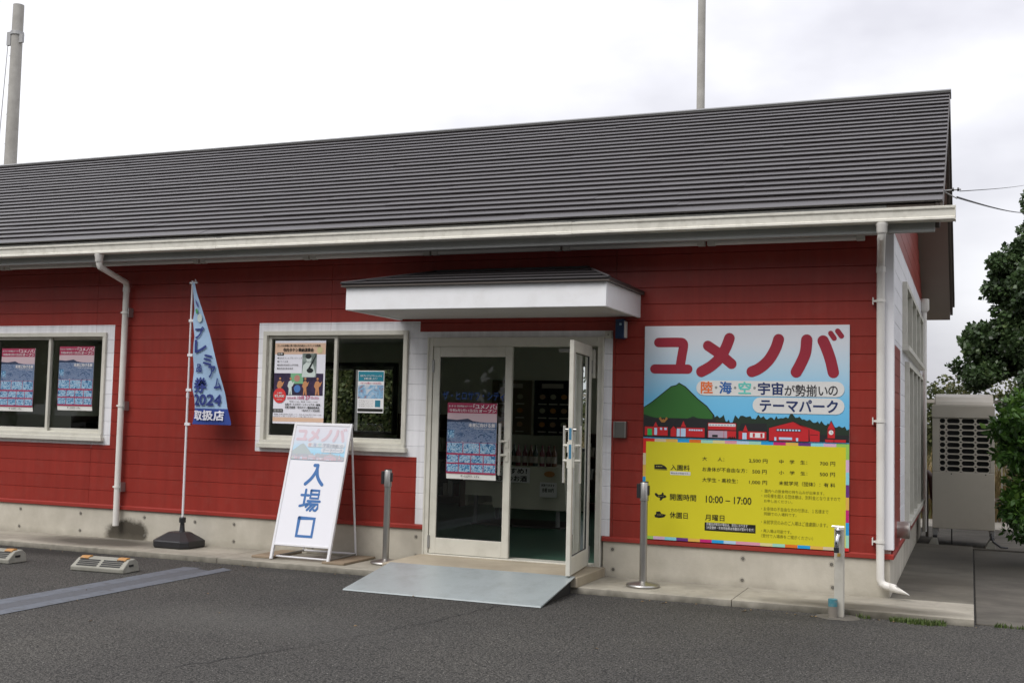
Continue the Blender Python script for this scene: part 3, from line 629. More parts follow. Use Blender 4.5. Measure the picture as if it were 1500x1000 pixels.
# door frame
mb = MB(); DX0, DX1 = -4.345, -2.545; zt = 2.24
mb.box(DX0, DX0+.055, -.03, .13, .056, zt, alu); mb.box(DX1-.055, DX1, -.03, .13, .056, zt, alu); mb.box(DX0+.055, DX1-.055, -.03, .13, zt-.085, zt, alu)
mb.box(DX0+.055, DX1-.055, -.035, .13, .130, .148, alu); mb.box(DX0-.004, DX0+.014, -.038, -.031, .056, zt+.004, alu); mb.box(DX1-.014, DX1+.004, -.038, -.031, .056, zt+.004, alu)
mb.build('door_frame', bld, bevel=.003)
def leaf(x0, x1, z0, z1):
    mb = MB(); t, bt, st = .10, .15, .07; D = .038
    mb.box(x0, x0+st, 0, D, z0, z1, alu); mb.box(x1-st, x1, 0, D, z0, z1, alu); mb.box(x0+st, x1-st, 0, D, z1-t, z1, alu); mb.box(x0+st, x1-st, 0, D, z0, z0+bt, alu)
    mb.box(x0+st, x1-st, .012, .026, z0+bt, z0+bt+.006, rubber); mb.box(x0+st, x1-st, .012, .026, z1-t-.006, z1-t, rubber)
    mb.box(x0+st, x0+st+.006, .012, .026, z0+bt, z1-t, rubber); mb.box(x1-st-.006, x1-st, .012, .026, z0+bt, z1-t, rubber)
    return mb
W_ = .83; LZ0, LZ1 = .152, 2.152
lf = leaf(0, W_, LZ0, LZ1)
def handle(mb, x, dx, y0, sgn):
    yb = y0+sgn*.05
    mb.tube([(x+dx, yb, .93), (x+dx, yb, 1.42)], .013, M('handle_aluminium', (.55, .54, .5), .3, metal=.4), 12)
    for z in (1.12, 1.25): mb.tube([(x, y0, z), (x+dx*.9, yb, z)], .012, alu, 8); mb.box(x-.018, x+.018, min(y0, y0+sgn*.012), max(y0, y0+sgn*.012), z-.06, z+.03, alu)
def make_leaf(mirror, xf):
    mb = leaf(0, W_, LZ0, LZ1); mb.v = [tuple(xf(Vector(p))) for p in mb.v]; d = mb.build('door', bld, bevel=.003)
    mb = MB(xf=xf); mb.rect(.07, W_-.07, LZ0+.15, LZ1-.10, .019, glass); mb.build('pane', d)
    hx = W_-.035
    for sg in ((-1, 0), (1, .038)): mb = MB(xf=xf); handle(mb, hx, -.055, sg[1], sg[0]); mb.build('handle', d, smooth=True)
    mb = MB(xf=xf); mb.box(-.012, .012, -.008, .0, LZ0+.05, LZ0+.17, galv); mb.box(-.012, .012, -.008, 0, LZ1-.25, LZ1-.13, galv); mb.build('hinge', d)
    return d
d1 = make_leaf(False, lambda p: Vector((DX0+.062+p.x, p.y-.022, p.z)))
hx0, hy0 = -2.652, -.035; ang = R(-90+7.2)
def xo(p):     # leaf hinged on the right jamb, swung out; its inner face now looks left
    v = Vector((math.cos(ang)*p.x - math.sin(ang)*(-p.y), math.sin(ang)*p.x + math.cos(ang)*(-p.y), 0)); return Vector((hx0+v.x, hy0+v.y, p.z))
d2 = make_leaf(True, xo)
mb = MB(xf=xo); mb.box(W_, W_+.002, .008, .03, 1.30, 1.40, M('blue_lock_sticker', (.06, .2, .32), .4)); mb.box(W_, W_+.002, .008, .03, 1.14, 1.26, MT['blue_lock_sticker']); mb.build('lock_plate', d2)
mb = MB(xf=xo); mb.tube([(W_-.02, -.03, 1.385), (W_-.02, .065, 1.385)], .014, steel, 10); mb.build('lock_knob', d2, smooth=True)
mb = MB(); mb.box(-2.66, -2.625, -.02, .05, 1.86, 2.12, alu); mb.box(-3.0, -2.64, .02, .045, 2.10, 2.135, galv); mb.build('door_closer', bld, bevel=.003)

# room
mb = MB(); mb.box(X0+.14, -.17, .146, 6.2, .10, .13, infloor); mb.box(-4.28, -2.61, .0, .1455, .10, .1295, infloor); mb.build('room_floor', bld)
mb = MB(); mb.box(X0+.14, -.172, .141, 6.219, 2.62, 2.68, ceilm); mb.build('room_ceiling', bld)
mb = MB(); mb.box(X0+.14, X0+.16, .142, 6.219, .131, 2.619, inwall); 
for ya, yb, zz in ((.142, 1.55, [(.131, 2.619)]), (1.55, 2.0, [(.131, 2.215)]), (2.0, 5.75, [(.131, .50), (2.13, 2.215)]), (5.75, 6.219, [(.131, 2.619)])):
    for za, zb in zz: mb.box(-.17, -.151, ya, yb, za, zb, inwall)
def skin(ops, y, nrm_):
    xs = sorted({X0+.16, -.17}|{q for o in ops for q in o[:2]})
    for a, b in zip(xs[:-1], xs[1:]):
        o = [q for q in ops if q[0] <= (a+b)/2 <= q[1]]
        if o:
            mb.rect(a, b, .131, o[0][2], y, inwall) if o[0][2] > .2 else None; mb.rect(a, b, o[0][3], 2.619, y, inwall)
        else: mb.rect(a, b, .131, 2.619, y, inwall)
skin(BWS, 6.215, 1); skin(OP, .145, 1)
mb.build('room_wall', bld)
mb = MB(); mb.box(BW[0]-.07, BW[1]+.07, 6.19, 6.212, BW[3], BW[3]+.06, black); mb.box(BW[0]-.07, BW[0], 6.19, 6.212, BW[2], BW[3], black); mb.box(BW[1], BW[1]+.07, 6.19, 6.212, BW[2], BW[3], black); mb.build('rear_window_trim', bld)

# canopy over the door
CX0, CX1, CY, CZ0, CZ1 = -4.68, -2.205, -1.07, 2.415, 2.625
mb = MB(); mb.box(CX0, CX1, CY, CY+.03, CZ0, CZ1, canw); mb.box(CX0, CX0+.03, CY+.031, 0, CZ0, CZ1, canw); mb.box(CX1-.03, CX1, CY+.031, 0, CZ0, CZ1, canw)
cp = mb.build('door_canopy', bld, bevel=.004)
mb = MB(); mb.box(CX0+.031, CX1-.031, CY+.031, -.001, CZ0+.012, CZ0+.03, canso); mb.build('canopy_soffit', cp)
ev = (CX0-.035, CX1+.035, CY-.035, CZ1+.003); tp = (-4.28, -2.72, -.01, 2.885)
mb = MB(); mb.box(ev[0], ev[1], ev[2], -.001, CZ1, CZ1+.012, bargem); mb.build('canopy_deck', cp)
nk = 4
for k in range(nk):
    t0, t1 = k/nk, (k+1)/nk; l = .016
    P = lambda t, dz=0, ex=0: (ev[0]+(tp[0]-ev[0])*t-ex, ev[1]+(tp[1]-ev[1])*t+ex, ev[2]+(tp[2]-ev[2])*t-ex, ev[3]+.012+(tp[3]-ev[3]-.012)*t+dz)
    a = P(t0, l, .004); b = P(t1, .002); c = P(t0, -.004, -.012)
    mb = MB()
    def ring(q): return [(q[0], 0, q[3]), (q[0], q[2], q[3]), (q[1], q[2], q[3]), (q[1], 0, q[3])]
    A, B, D_ = ring(a), ring(b), ring(c)
    mb.add(A+B, [(0, 4, 5, 1), (1, 5, 6, 2), (2, 6, 7, 3)], canroof); mb.add(D_+A, [(0, 4, 5, 1), (1, 5, 6, 2), (2, 6, 7, 3)], canroof)
    mb.build('canopy_roof_course', cp)
mb = MB()
for e0, e1 in ((0, 0), (1, 1)):
    mb.tube([(ev[e0], ev[2], ev[3]+.03), (tp[e0], tp[2], tp[3]+.01)], .012, canroof, 6)
mb.box(tp[0]-.02, tp[1]+.02, -.03, -.001, tp[3]-.01, tp[3]+.02, canroof); mb.build('canopy_ridge_flashing', cp)

# ================================================================== WALL SIGN
def art(parent, mapf, pal, y0, dy, name='sign_picture', sky=None):
    """the printed picture: units are those of the panel, 0..1365 across and 0..745 down"""
    def W2(p): return mapf(p[0], p[1])
    def bm_(): return MB()
    b = MB()
    def poly(pts, lay, mat): b.poly([W2(p) for p in pts], y0-lay*dy, mat)
    def bx(x0, y0_, x1, y1_, lay, mat): poly([(x0, y0_), (x1, y0_), (x1, y1_), (x0, y1_)], lay, mat)
    random.seed(21)
    mountain = [(0, 545), (60, 505), (190, 402), (225, 394), (245, 378), (290, 402), (380, 485), (440, 530), (490, 590), (500, 640), (0, 640)]
    poly(mountain, 1, pal['line']); mm = [(0, 551), (62, 511), (192, 408), (226, 400), (245, 385), (286, 408), (376, 491), (436, 536), (484, 594), (490, 640), (0, 640)]
    poly(mm, 2, pal['green'])
    lowh = [(0, 592), (50, 607), (100, 618), (190, 622), (300, 618), (345, 600), (380, 612), (480, 618), (520, 700), (0, 700)]; poly(lowh, 3, pal['dgreen'])
    tr = [(478, 745)]; x = 478
    while x < 1366:
        base = 590+max(0, x-1080)*.22+(25 if 560 < x < 620 else 0); tr.append((x, base+random.uniform(-4, 22)-(25 if 780 < x < 800 or 980 < x < 1010 else 0))); x += random.uniform(9, 20)
    tr += [(1365, 660), (1365, 745)]; poly(tr, 4, pal['dgreen'])
    bx(0, 615, 500, 745, 5, pal['roof']); bx(440, 700, 1365, 745, 5, pal['roof'])
    def house(x0, y0_, x1, y1_, gable=None, roof=None):
        if roof: poly(roof, 6, pal['roof'])
        pts = [(x0, y1_), (x0, y0_), (x1, y0_), (x1, y1_)] if not gable else [(x0, y1_), (x0, y0_), gable, (x1, y0_), (x1, y1_)]
        o = [(p[0]+(-4 if p[0] < (x0+x1)/2 else 4), p[1]+(-4 if p[1] < y1_ else 3)) for p in pts]
        poly(o, 7, pal['line']); poly(pts, 8, pal['red'])
    house(10, 675, 172, 733, roof=[(5, 675), (40, 632), (175, 632), (180, 675)]); poly([(72, 672), (88, 642), (102, 672)], 8, pal['red'])
    bx(30, 688, 62, 733, 9, pal['lgreen']); bx(78, 682, 98, 730, 9, pal['pane']); bx(118, 680, 133, 695, 9, pal['pane']); bx(148, 680, 166, 695, 9, pal['pane'])
    poly([(108, 620), (122, 608), (130, 628), (140, 622), (150, 628), (160, 608), (172, 620), (150, 645), (128, 645)], 9, pal['orange'])
    house(192, 690, 232, 737, (212, 668)); house(235, 676, 426, 737, roof=[(228, 674), (262, 630), (430, 630), (432, 674)]); poly([(262, 672), (280, 632), (298, 672)], 8, pal['red'])
    bx(235, 684, 256, 736, 9, pal['pane']); bx(262, 682, 296, 736, 9, pal['pane'])
    for k in range(6): bx(318+k*16, 686, 331+k*16, 696, 9, pal['pane'])
    house(448, 640, 638, 737); bx(452, 645, 634, 662, 9, pal['white'])
    for k in range(9): bx(456+k*20, 650, 471+k*20, 657, 10, pal['grey'])
    bx(448, 684, 638, 690, 9, pal['line']); bx(452, 692, 555, 737, 9, pal['lilac']); bx(478, 718, 515, 733, 10, pal['line']); bx(558, 692, 578, 737, 9, pal['lilac'])
    for k in range(4): poly([(585+k*12, 737), (592+k*12, 724), (598+k*12, 737)], 9, pal['line'])
    house(655, 690, 838, 742, roof=[(648, 690), (672, 640), (840, 636), (842, 690)]); poly([(682, 694), (700, 648), (718, 694)], 8, pal['red']); bx(680, 700, 708, 742, 9, pal['pane'])
    bx(730, 698, 825, 730, 9, pal['white'])
    for x in (735, 785): bx(x+14, 701, x+28, 727, 10, pal['red'])
    house(855, 665, 1110, 745, (1010, 622)); poly([(1012, 628), (1180, 680), (1180, 745), (1118, 745), (1114, 668)], 8, pal['red'])
    bx(902, 668, 1062, 684, 9, pal['line'])
    for k in range(8): bx(906+k*19.6, 671, 920+k*19.6, 681, 10, pal['pane'])
    bx(920, 722, 1005, 738, 9, pal['pane']); bx(890, 722, 903, 745, 9, pal['pane']); bx(1030, 724, 1044, 745, 9, pal['pane']); bx(1120, 700, 1170, 703, 9, pal['line'])
    poly([(1222, 668), (1252, 606), (1284, 668)], 6, pal['line']); poly([(1228, 664), (1252, 614), (1278, 664)], 8, pal['red']); bx(1230, 668, 1276, 720, 8, pal['red'])
    poly([(1252+15*math.cos(a*.5236), 684+15*math.sin(a*.5236)) for a in range(12)], 9, pal['white']); bx(1251, 674, 1253, 685, 10, pal['line']); bx(1252, 684, 1261, 686, 10, pal['line'])
    bx(1215, 728, 1345, 745, 8, pal['red']); bx(1268, 728, 1272, 745, 9, pal['line'])
    b.build(name, parent)
    b = MB()
    T = [('s', [(98, 110), (240, 110), (268, 116), (272, 140), (262, 200), (248, 288)], 64), ('s', [(72, 288), (306, 288)], 62),
         ('s', [(586, 84), (560, 150), (520, 215), (462, 268), (398, 304)], 72), ('s', [(440, 132), (520, 186), (602, 252)], 68),
         ('s', [(912, 92), (892, 152), (848, 226), (790, 278), (738, 302)], 72), ('s', [(1094, 96), (1086, 176), (1058, 246), (1028, 302)], 73), ('s', [(1198, 102), (1220, 150), (1246, 226), (1264, 304)], 72),
         ('s', [(1246, 54), (1268, 86)], 33), ('s', [(1290, 40), (1314, 72)], 33)]
    for i, (_, p, w) in enumerate(T): b.poly([W2(q) for q in stroke(p, w)], y0-(1.2+.9*(i % 3))*dy, pal['title'])
    b.build('title_lettering', parent)
    b = MB()
    def pill(x0, y0_, x1, y1_):
        b.poly([W2(q) for q in stroke([(x0+(y1_-y0_)/2, (y0_+y1_)/2), (x1-(y1_-y0_)/2, (y0_+y1_)/2)], y1_-y0_, False)], y0-5*dy, pal['pill'])
    pill(365, 362, 1335, 460); pill(745, 468, 1335, 570); b.build('caption_band', parent)
    b = MB()
    def tx(s, x0, y0_, x1, y1_, mat, bold=.02):
        p = W2((x0, y1_)); q = W2((x1, y0_)); b.text(s, p[0], q[0], p[1], q[1], y0-6*dy, mat, bold)
    tx('陸', 398, 370, 476, 446, pal['orange2'], .03); tx('海', 524, 370, 604, 446, pal['blue'], .03); tx('空', 652, 370, 732, 446, pal['teal'], .03)
    tx('宇宙', 782, 372, 944, 450, pal['navy'], .03); tx('が', 954, 388, 1020, 452, pal['ink'], .015); tx('勢揃い', 1024, 384, 1228, 456, pal['ink'], .015); tx('の', 1234, 390, 1292, 450, pal['ink'], .015)
    for x in (500, 628, 757): b.poly([W2((x+9*math.cos(a*.6283), 408+9*math.sin(a*.6283))) for a in range(10)], y0-6*dy, pal['dot'])
    tx('テーマパーク', 795, 482, 1292, 558, pal['navy'], .03)
    b.build('caption_lettering', parent)
def pal(fade=0, red=(.29, .022, .04), pre=''):
    def c(n, col):
        k = tuple(a*(1-fade)+f*fade for a, f in zip(col, (.62, .66, .72))); return flat('print_'+pre+n, k, .42)
    return dict(line=c('line', (.012, .014, .016)), green=c('green', (.035, .14, .03)), dgreen=c('dark_green', (.02, .035, .022)), roof=c('roof', (.02, .02, .022)), red=c('house_red', (.5, .02, .025)),
        lgreen=c('light_green', (.03, .42, .1)), pane=c('pane', (.45, .6, .78)), orange=c('dull_orange', (.35, .16, .04)), white=c('white', (.72, .72, .72)), grey=c('grey', (.35, .38, .45)), lilac=c('lilac', (.42, .32, .4)),
        title=c('title', red), pill=c('pill', (.66, .66, .64)), orange2=c('orange', (.72, .16, .04)), blue=c('blue', (.03, .12, .36)), teal=c('teal', (.12, .55, .48)), navy=c('navy', (.018, .035, .12)), ink=c('ink', (.03, .03, .035)), dot=c('dot', (.25, .27, .25)))
SXa, SXb = -2.156, -.358
sg = thing('wall_sign', 'large two-panel wall sign, pale blue picture with red title above yellow price board', 'sign', (-1.257, 0, .42))
ZM, ZT, ZB = 1.322, 2.335, .42
mb = MB(); mb.box(SXa, SXb, -.018, -.0006, ZM, ZT, flat('sign_panel_edge', (.7, .72, .74)))
mb.build('picture_panel', sg)
mb = MB(); mb.rect(SXa, SXb, ZM, ZT, -.0192, mat_gradient('print_sky_gradient', .90, 1.915, [(0, (.09, .42, .72)), (.35, (.16, .50, .76)), (.62, (.42, .6, .72)), (.85, (.62, .66, .71)), (1, (.66, .68, .72))])); mb.build('printed_sky', sg)
KX = (SXb-SXa)/1365; KZ = (ZT-ZM)/752
art(sg, lambda x, y: (SXa+x*KX, ZT-y*KZ), pal(), -.0192, .0008)
yel = M('print_yellow', (.62, .56, .022), .42, var=.02, spec=.35)
mb = MB(); mb.box(SXa, SXb, -.018, -.0006, ZB, ZM-.003, flat('sign_panel_edge2', (.6, .6, .55))); mb.build('price_panel', sg)
mb = MB(); bw = .027; mb.rect(SXa+bw, SXb-bw, ZB+bw, ZM-.003-bw, -.0195, yel); mb.build('yellow_print', sg)
BC = dict(r=(.65, .02, .02), c=(.62, .5, .33), y=(.7, .42, .08), b=(.02, .32, .66), o=(.7, .16, .02), m=(.32, .62, .48), p=(.66, .6, .28), k=(.66, .3, .38), l=(.42, .58, .72), g=(.3, .55, .1), u=(.13, .035, .2), a=(.52, .02, .16), n=(.25, .6, .68), h=(.62, .42, .58))
BM = {k: flat('border_'+k, v) for k, v in BC.items()}
mb = MB(); zb1 = ZM-.003
def hrow(seq, z0, z1):
    n = len(seq); w = (SXb-SXa)/n
    for i, ch in enumerate(seq): mb.rect(SXa+i*w, SXa+(i+1)*w, z0, z1, -.0193, BM[ch])
hrow('rcybompklmbayunhg', zb1-bw, zb1); hrow('ghnuyablkkpmobycr'[:17], ZB, ZB+bw)
def vcol(seq, x0, x1):
    n = len(seq); za, zb = ZB+bw, zb1-bw; h = (zb-za)/n
    for i, ch in enumerate(seq): mb.rect(x0, x1, zb-(i+1)*h, zb-i*h, -.0193, BM[ch])
vcol('rcybompk', SXa, SXa+bw); vcol('ghnuyabm', SXb-bw, SXb)
mb.build('coloured_border', sg)
ink = flat('print_black_ink', (.015, .015, .012))
mb = MB()
def S2(U, V):       # price-board artwork units (1355 x 700) -> metres
    return SXa+(U-60+ (V-5)*.018)/1366*(SXb-SXa), zb1-((V-5)-(U-60)*(.024+.03*(V-5)/700))/690*(zb1-ZB)
def st(s, U0, V0, U1, V1, bold=.0, mat=ink, lay=1):
    p = S2(U0, V1); q = S2(U1, V0); p2 = S2(U0, V0); h = (S2((U0+U1)/2, V0)[1]-S2((U0+U1)/2, V1)[1]); zc = S2((U0+U1)/2, (V0+V1)/2)[1]
    mb.text(s, p[0], q[0], zc-h/2, zc+h/2, -.0195-.0009*lay, mat, bold)
st('入園料', 250, 188, 384, 226, .012); st('開園時間', 246, 390, 426, 434, .012); st('休園日', 244, 514, 368, 556, .012)
st('大　　人：', 470, 132, 618, 160, .004); st('お身体が不自由な方：', 470, 206, 770, 236, .004); st('大学生・高校生：', 468, 278, 708, 308, .004)
st('2,500 円', 782, 144, 904, 172, .006); st('500 円', 804, 218, 898, 246, .006); st('1,000 円', 782, 292, 900, 320, .006)
st('中　学　生：', 980, 150, 1160, 178, .004); st('小　学　生：', 978, 226, 1160, 252, .004); st('未就学児（団体）：有 料', 976, 300, 1334, 330, .004)
st('700 円', 1240, 160, 1336, 188, .006); st('500 円', 1238, 234, 1334, 262, .006)
st('10:00 – 17:00', 492, 404, 796, 452, .012); st('月曜日', 486, 530, 616, 570, .012)
gin = flat('print_olive_ink', (.10, .095, .01))
for s, a, b, c, d in (('・ 園内への飲食物の持ち込みが出来ます。', 862, 358, 1266, 382), ('・10名様を超える団体様は、別料金となりますので', 862, 392, 1366, 420), ('お申し出ください。', 878, 424, 1062, 446),
    ('・お身体の不自由な方の付添は、１名様まで', 860, 480, 1290, 508), ('同額での入場料です。', 878, 512, 1088, 536), ('・未就学児のみのご入場はご遠慮願います。', 858, 570, 1284, 600), ('・再入場は可能です。', 858, 628, 1054, 652), ('（受付で入場券をご提示ください）', 858, 664, 1190, 690)):
    st(s, a, b, c, d, .0, gin)
mb.build('price_lettering', sg)
mb = MB()
a0 = S2(482, 640); b0 = S2(822, 594); mb.rect(a0[0], b0[0], a0[1]+.004, b0[1]-.004, -.0204, ink); a1 = S2(248, 256); b1 = S2(388, 236); mb.rect(a1[0], b1[0], a1[1], b1[1], -.0204, flat('print_sticker_white', (.62, .62, .6)))
wt = flat('print_white_ink', (.7, .7, .68))
st('月曜日が祝日の場合は、翌日になります', 494, 588, 770, 608, .01, wt, 2); st('（大型連休・年末年始等は休園日が変わります）', 494, 612, 812, 634, .01, wt, 2); st('税込みの料金です。', 254, 241, 380, 252, .0, ink, 2)
mb.build('notice_box', sg)
mb = MB()      # pictograms: train, plane, ship
def ic(pts): mb.poly([S2(*p) for p in pts], -.0204, ink)
ic([(138, 186), (186, 184), (214, 198), (228, 214), (222, 220), (138, 216)]); ic([(138, 219), (228, 223), (228, 226), (138, 222)])
ic([(140, 384), (152, 382), (166, 396), (186, 392), (192, 378), (202, 382), (202, 394), (216, 398), (222, 408), (212, 416), (198, 418), (184, 434), (174, 432), (176, 416), (156, 410), (142, 398)])
ic([(138, 534), (148, 528), (150, 510), (176, 508), (186, 524), (218, 530), (206, 548), (170, 554), (140, 548)])
wy = flat('print_icon_light', (.5, .46, .1))
for k in range(4): mb.rect(S2(150+k*12, 200)[0], S2(157+k*12, 200)[0], S2(150+k*12, 202)[1], S2(150+k*12, 196)[1], -.0213, wy); mb.rect(S2(164+k*11, 406)[0], S2(168+k*11, 406)[0], S2(164+k*11, 407)[1], S2(164+k*11, 403)[1], -.0213, wy); mb.rect(S2(156+k*11, 532)[0], S2(163+k*11, 532)[0], S2(156+k*11, 533)[1], S2(156+k*11, 530)[1], -.0213, wy)
mb.build('pictogram', sg)

# ================================================================== POSTERS
blues = [(.30, (.01, .025, .08)), (.42, (.03, .12, .28)), (.49, (.10, .34, .55)), (.54, (.62, .72, .78)), (.59, (.05, .18, .36)), (.68, (.6, .55, .6))]
PH = [mat_photo('print_photo_sea', [(.3, (.01, .025, .07)), (.43, (.05, .11, .22)), (.52, (.25, .3, .42)), (.56, (.06, .13, .25)), (.7, (.5, .5, .56))], 16, 2.0, 1, (1, 1, 2.0))] + [mat_photo('print_photo_%s' % n, blues, 30, 1.6, 3+i*4) for i, n in enumerate(('harbour', 'aircraft', 'train', 'rocket'))]
mag = flat('print_magenta', (.36, .035, .09)); paper = flat('poster_paper', (.82, .82, .78)); pinks = mat_gradient('print_dusk', .0, 1, [(0, (.6, .4, .42)), (1, (.5, .4, .5))])
dusk = flat('print_dusk_pink', (.55, .42, .45)); hill = flat('print_far_hill', (.03, .045, .09)); pw = flat('poster_white_ink', (.76, .74, .74))
def event_poster(loc, w, h):
    t = thing('poster', '', 'poster', loc, 'theme park opening posters'); MBo = MB
    X, Y, Z = loc; mb = MB()
    # sheet with curled foot
    pr = [(h, 0), (h*.3, 0), (h*.1, -.006), (0, .004)]
    for (za, ya), (zb, yb) in zip(pr[:-1], pr[1:]): mb.add([(X-w/2, Y+yb, Z+zb), (X+w/2, Y+yb, Z+zb), (X+w/2, Y+ya, Z+za), (X-w/2, Y+ya, Z+za)], [(0, 1, 2, 3)], paper)
    mb.build('sheet', t)
    q = lambda a, b, c, d, lay, mt: mb.rect(X-w/2+a*w, X-w/2+b*w, Z+h*(1-d), Z+h*(1-c), Y-.008-.0009*lay, mt)
    mb = MB(); q(0, 1, 0, .135, 0, mag); q(0, 1, .135, .25, 0, dusk); q(0, 1, .25, .52, 0, PH[0])
    x_ = lambda a: X-w/2+a*w; z_ = lambda c: Z+h*(1-c)
    mb.poly([(x_(0), z_(.25)), (x_(0), z_(.215)), (x_(.2), z_(.225)), (x_(.42), z_(.205)), (x_(.52), z_(.235)), (x_(.7), z_(.25))], Y-.009, hill)
    q(0, 1, .52, .93, 0, mag)
    for k in range(3): q(.0+k/3+.008, (k+1)/3-.008, .525, .66, 1, PH[1+(k+1) % 4])
    for r_, (a, b) in enumerate(((.685, .785), (.805, .905))):
        for k in range(4): q(k/4+.008, (k+1)/4-.008, a, b, 1, PH[1+(k+r_*2+1) % 4])
    q(.02, .15, .36, .46, 1, PH[2]); mb.build('print', t)
    mb = MB(); tt = lambda s, a, b, c, d, bold=.0, mt=pw: mb.text(s, x_(a), x_(b), z_(d), z_(c), Y-.0108, mt, bold)
    tt('「ユメノバ」', .53, .99, .015, .075, .03); tt('陸・海・空・宇宙が勢揃いのテーマパーク', .03, .55, .032, .055, .02); tt('令和6年2月11日(日)', .04, .62, .08, .125, .01); tt('オープン', .64, .98, .082, .122, .03)
    tt('未来に向ける旅', .44, .97, .265, .315, .03); tt('Dream new museum park', .55, .97, .325, .345); tt('ザ・ヒロサワ・シティ', .30, .68, .945, .975, .02, ink)
    mb.build('lettering', t); return t
P1 = event_poster((-9.64, .020, 1.415), .50, .725)
P1['label'] = 'blue collage poster with magenta header in the left sash of the far left window'
P2_ = copy_tree(P1, None, (-8.815, .060, 1.44)); P2_['label'] = 'blue collage poster with magenta header in the right sash of the far left window'
P3 = copy_tree(P1, None, (-3.86, -.010, .875)); P3['label'] = 'blue collage poster with magenta header on the closed glass door leaf'; P3.scale = (1.04, 1, 1.01)
mb = MB(); mb.text('ザ・ヒロサワ・シティ', -4.18, -3.53, 1.635, 1.715, -.0075, M('window_film_blue', (.01, .05, .2), .4), .02); o = mb.build('door_lettering'); tag(o, 'blue adhesive lettering on the closed door glass above its poster', 'lettering')
# concert poster
px, py, pz, pw_, ph_ = -5.84, .022, 1.36, .61, .86
t = thing('poster', 'pale concert poster with stage photo and red price disc in the near window', 'poster', (px, py, pz))
x_ = lambda a: px-pw_/2+a*pw_; z_ = lambda c: pz+ph_*(1-c)
mb = MB(); mb.box(x_(0), x_(1), py, py+.002, pz, pz+ph_, flat('concert_paper', (.80, .80, .86))); mb.build('sheet', t)
def R_(a, b, c, d, lay, mt): mb.rect(x_(a), x_(b), z_(d), z_(c), py-.0012*lay, mt)
mb = MB(); peach = flat('print_peach', (.72, .5, .36)); R_(0, 1, .03, .165, 1, peach); R_(0, 1, .925, .975, 1, peach)
R_(.55, .83, .155, .44, 2, mat_photo('print_grey_photo', [(.35, (.08, .11, .1)), (.6, (.3, .36, .33))], 8, 1, 2)); R_(0, .97, .395, .66, 1, mat_photo('print_stage_dark', [(.35, (.02, .018, .04)), (.6, (.06, .04, .09)), (.75, (.16, .08, .08))], 9, 1, 5))
R_(.33, .58, .395, .52, 2, flat('print_stage_green', (.2, .45, .25))); mb.disc(x_(.46), z_(.455), .035, py-.0036, flat('print_stage_pink', (.5, .25, .2)))
skin_ = flat('print_warm_figure', (.55, .26, .12)); skl = flat('print_light_shirt', (.62, .7, .66)); hair = flat('print_dark_hair', (.02, .025, .025))
for k, (a, s) in enumerate(((.12, 1), (.33, .9), (.62, .9), (.86, 1.05))):      # plain small stage figures
    mb.poly([(x_(a-.035*s), z_(.655)), (x_(a-.03*s), z_(.58)), (x_(a-.06*s), z_(.55)), (x_(a-.04*s), z_(.5)), (x_(a-.01), z_(.485)), (x_(a+.02), z_(.485)), (x_(a+.05*s), z_(.51)), (x_(a+.09*s), z_(.49)), (x_(a+.06*s), z_(.545)), (x_(a+.03*s), z_(.56)), (x_(a+.045*s), z_(.655)), (x_(a+.015*s), z_(.655)), (x_(a+.005), z_(.6)), (x_(a-.01), z_(.655))], py-.0036, (skin_, skl)[k % 3 == 1]); mb.disc(x_(a+.005), z_(.46), .013, py-.0048, skin_, n=10)
mb.disc(x_(.47), z_(.58), .04, py-.0036, flat('print_drum_blue', (.08, .2, .5)), n=14)
mb.poly([(x_(.55), z_(.44)), (x_(.57), z_(.30)), (x_(.65), z_(.25)), (x_(.76), z_(.28)), (x_(.82), z_(.40)), (x_(.80), z_(.44))], py-.0036, skl); mb.disc(x_(.68), z_(.215), .032, py-.0036, skl, .045); mb.disc(x_(.67), z_(.19), .036, py-.0048, hair, .026)
mb.poly([(x_(.66), z_(.35)), (x_(.82), z_(.17)), (x_(.83), z_(.18)), (x_(.68), z_(.38))], py-.006, hair); mb.disc(x_(.71), z_(.36), .04, py-.0048, hair, .025)
mb.disc(x_(.125), z_(.665), .078, py-.0048, flat('print_red_disc', (.68, .05, .05))); R_(.05, .18, .145, .18, 3, ink); R_(0, .2, .825, .865, 3, ink); mb.disc(x_(.89), z_(.115), .034, py-.0036, flat('print_seal', (.6, .55, .3)))
mb.build('print', t)
mb = MB(); tt = lambda s, a, b, c, d, mt=ink, bold=.0: mb.text(s, x_(a), x_(b), z_(d), z_(c), py-.0068, mt, bold)
tt('エレキの神様に捧ぐ夏の寺内魂エレキバンドの祭典', .05, .9, .048, .075, ink, .01); tt('寺内タケシ奉納演奏会', .17, .77, .09, .135, ink, .03); tt('出演', .07, .16, .15, .175, wt, .02)
for i, s in enumerate(('●寺内タケシとブルージーンズ', '●ゲスト出演', '●筑西吹奏楽団と合同演奏', '●県西高校軽音楽部')): tt(s, .06, .06+.035*len(s), .2+i*.042, .222+i*.042)
mg2 = flat('print_magenta_ink', (.5, .04, .16)); tt('2024年', .28, .46, .675, .705, mg2, .01); tt('10月', .49, .61, .665, .708, mg2, .02); tt('27', .64, .73, .662, .708, mg2, .02); tt('日(日)', .75, .9, .672, .705, mg2, .01)
tt('入場料', .07, .18, .625, .645, wt, .02); tt('¥2,000', .03, .22, .655, .69, wt, .03); tt('全席自由', .07, .18, .705, .72, wt)
tt('開場 11:00 / 開演 12:00〜15:00', .33, .88, .725, .742, ink); tt('会場 ザ・ヒロサワ・シティシアター劇場', .24, .93, .755, .78, ink, .02); tt('主催 茨城県・寺内タケシ事務局委員会', .24, .92, .79, .815, ink, .02); tt('（寺内タケシ記念館）', .58, .93, .825, .85, ink, .01)
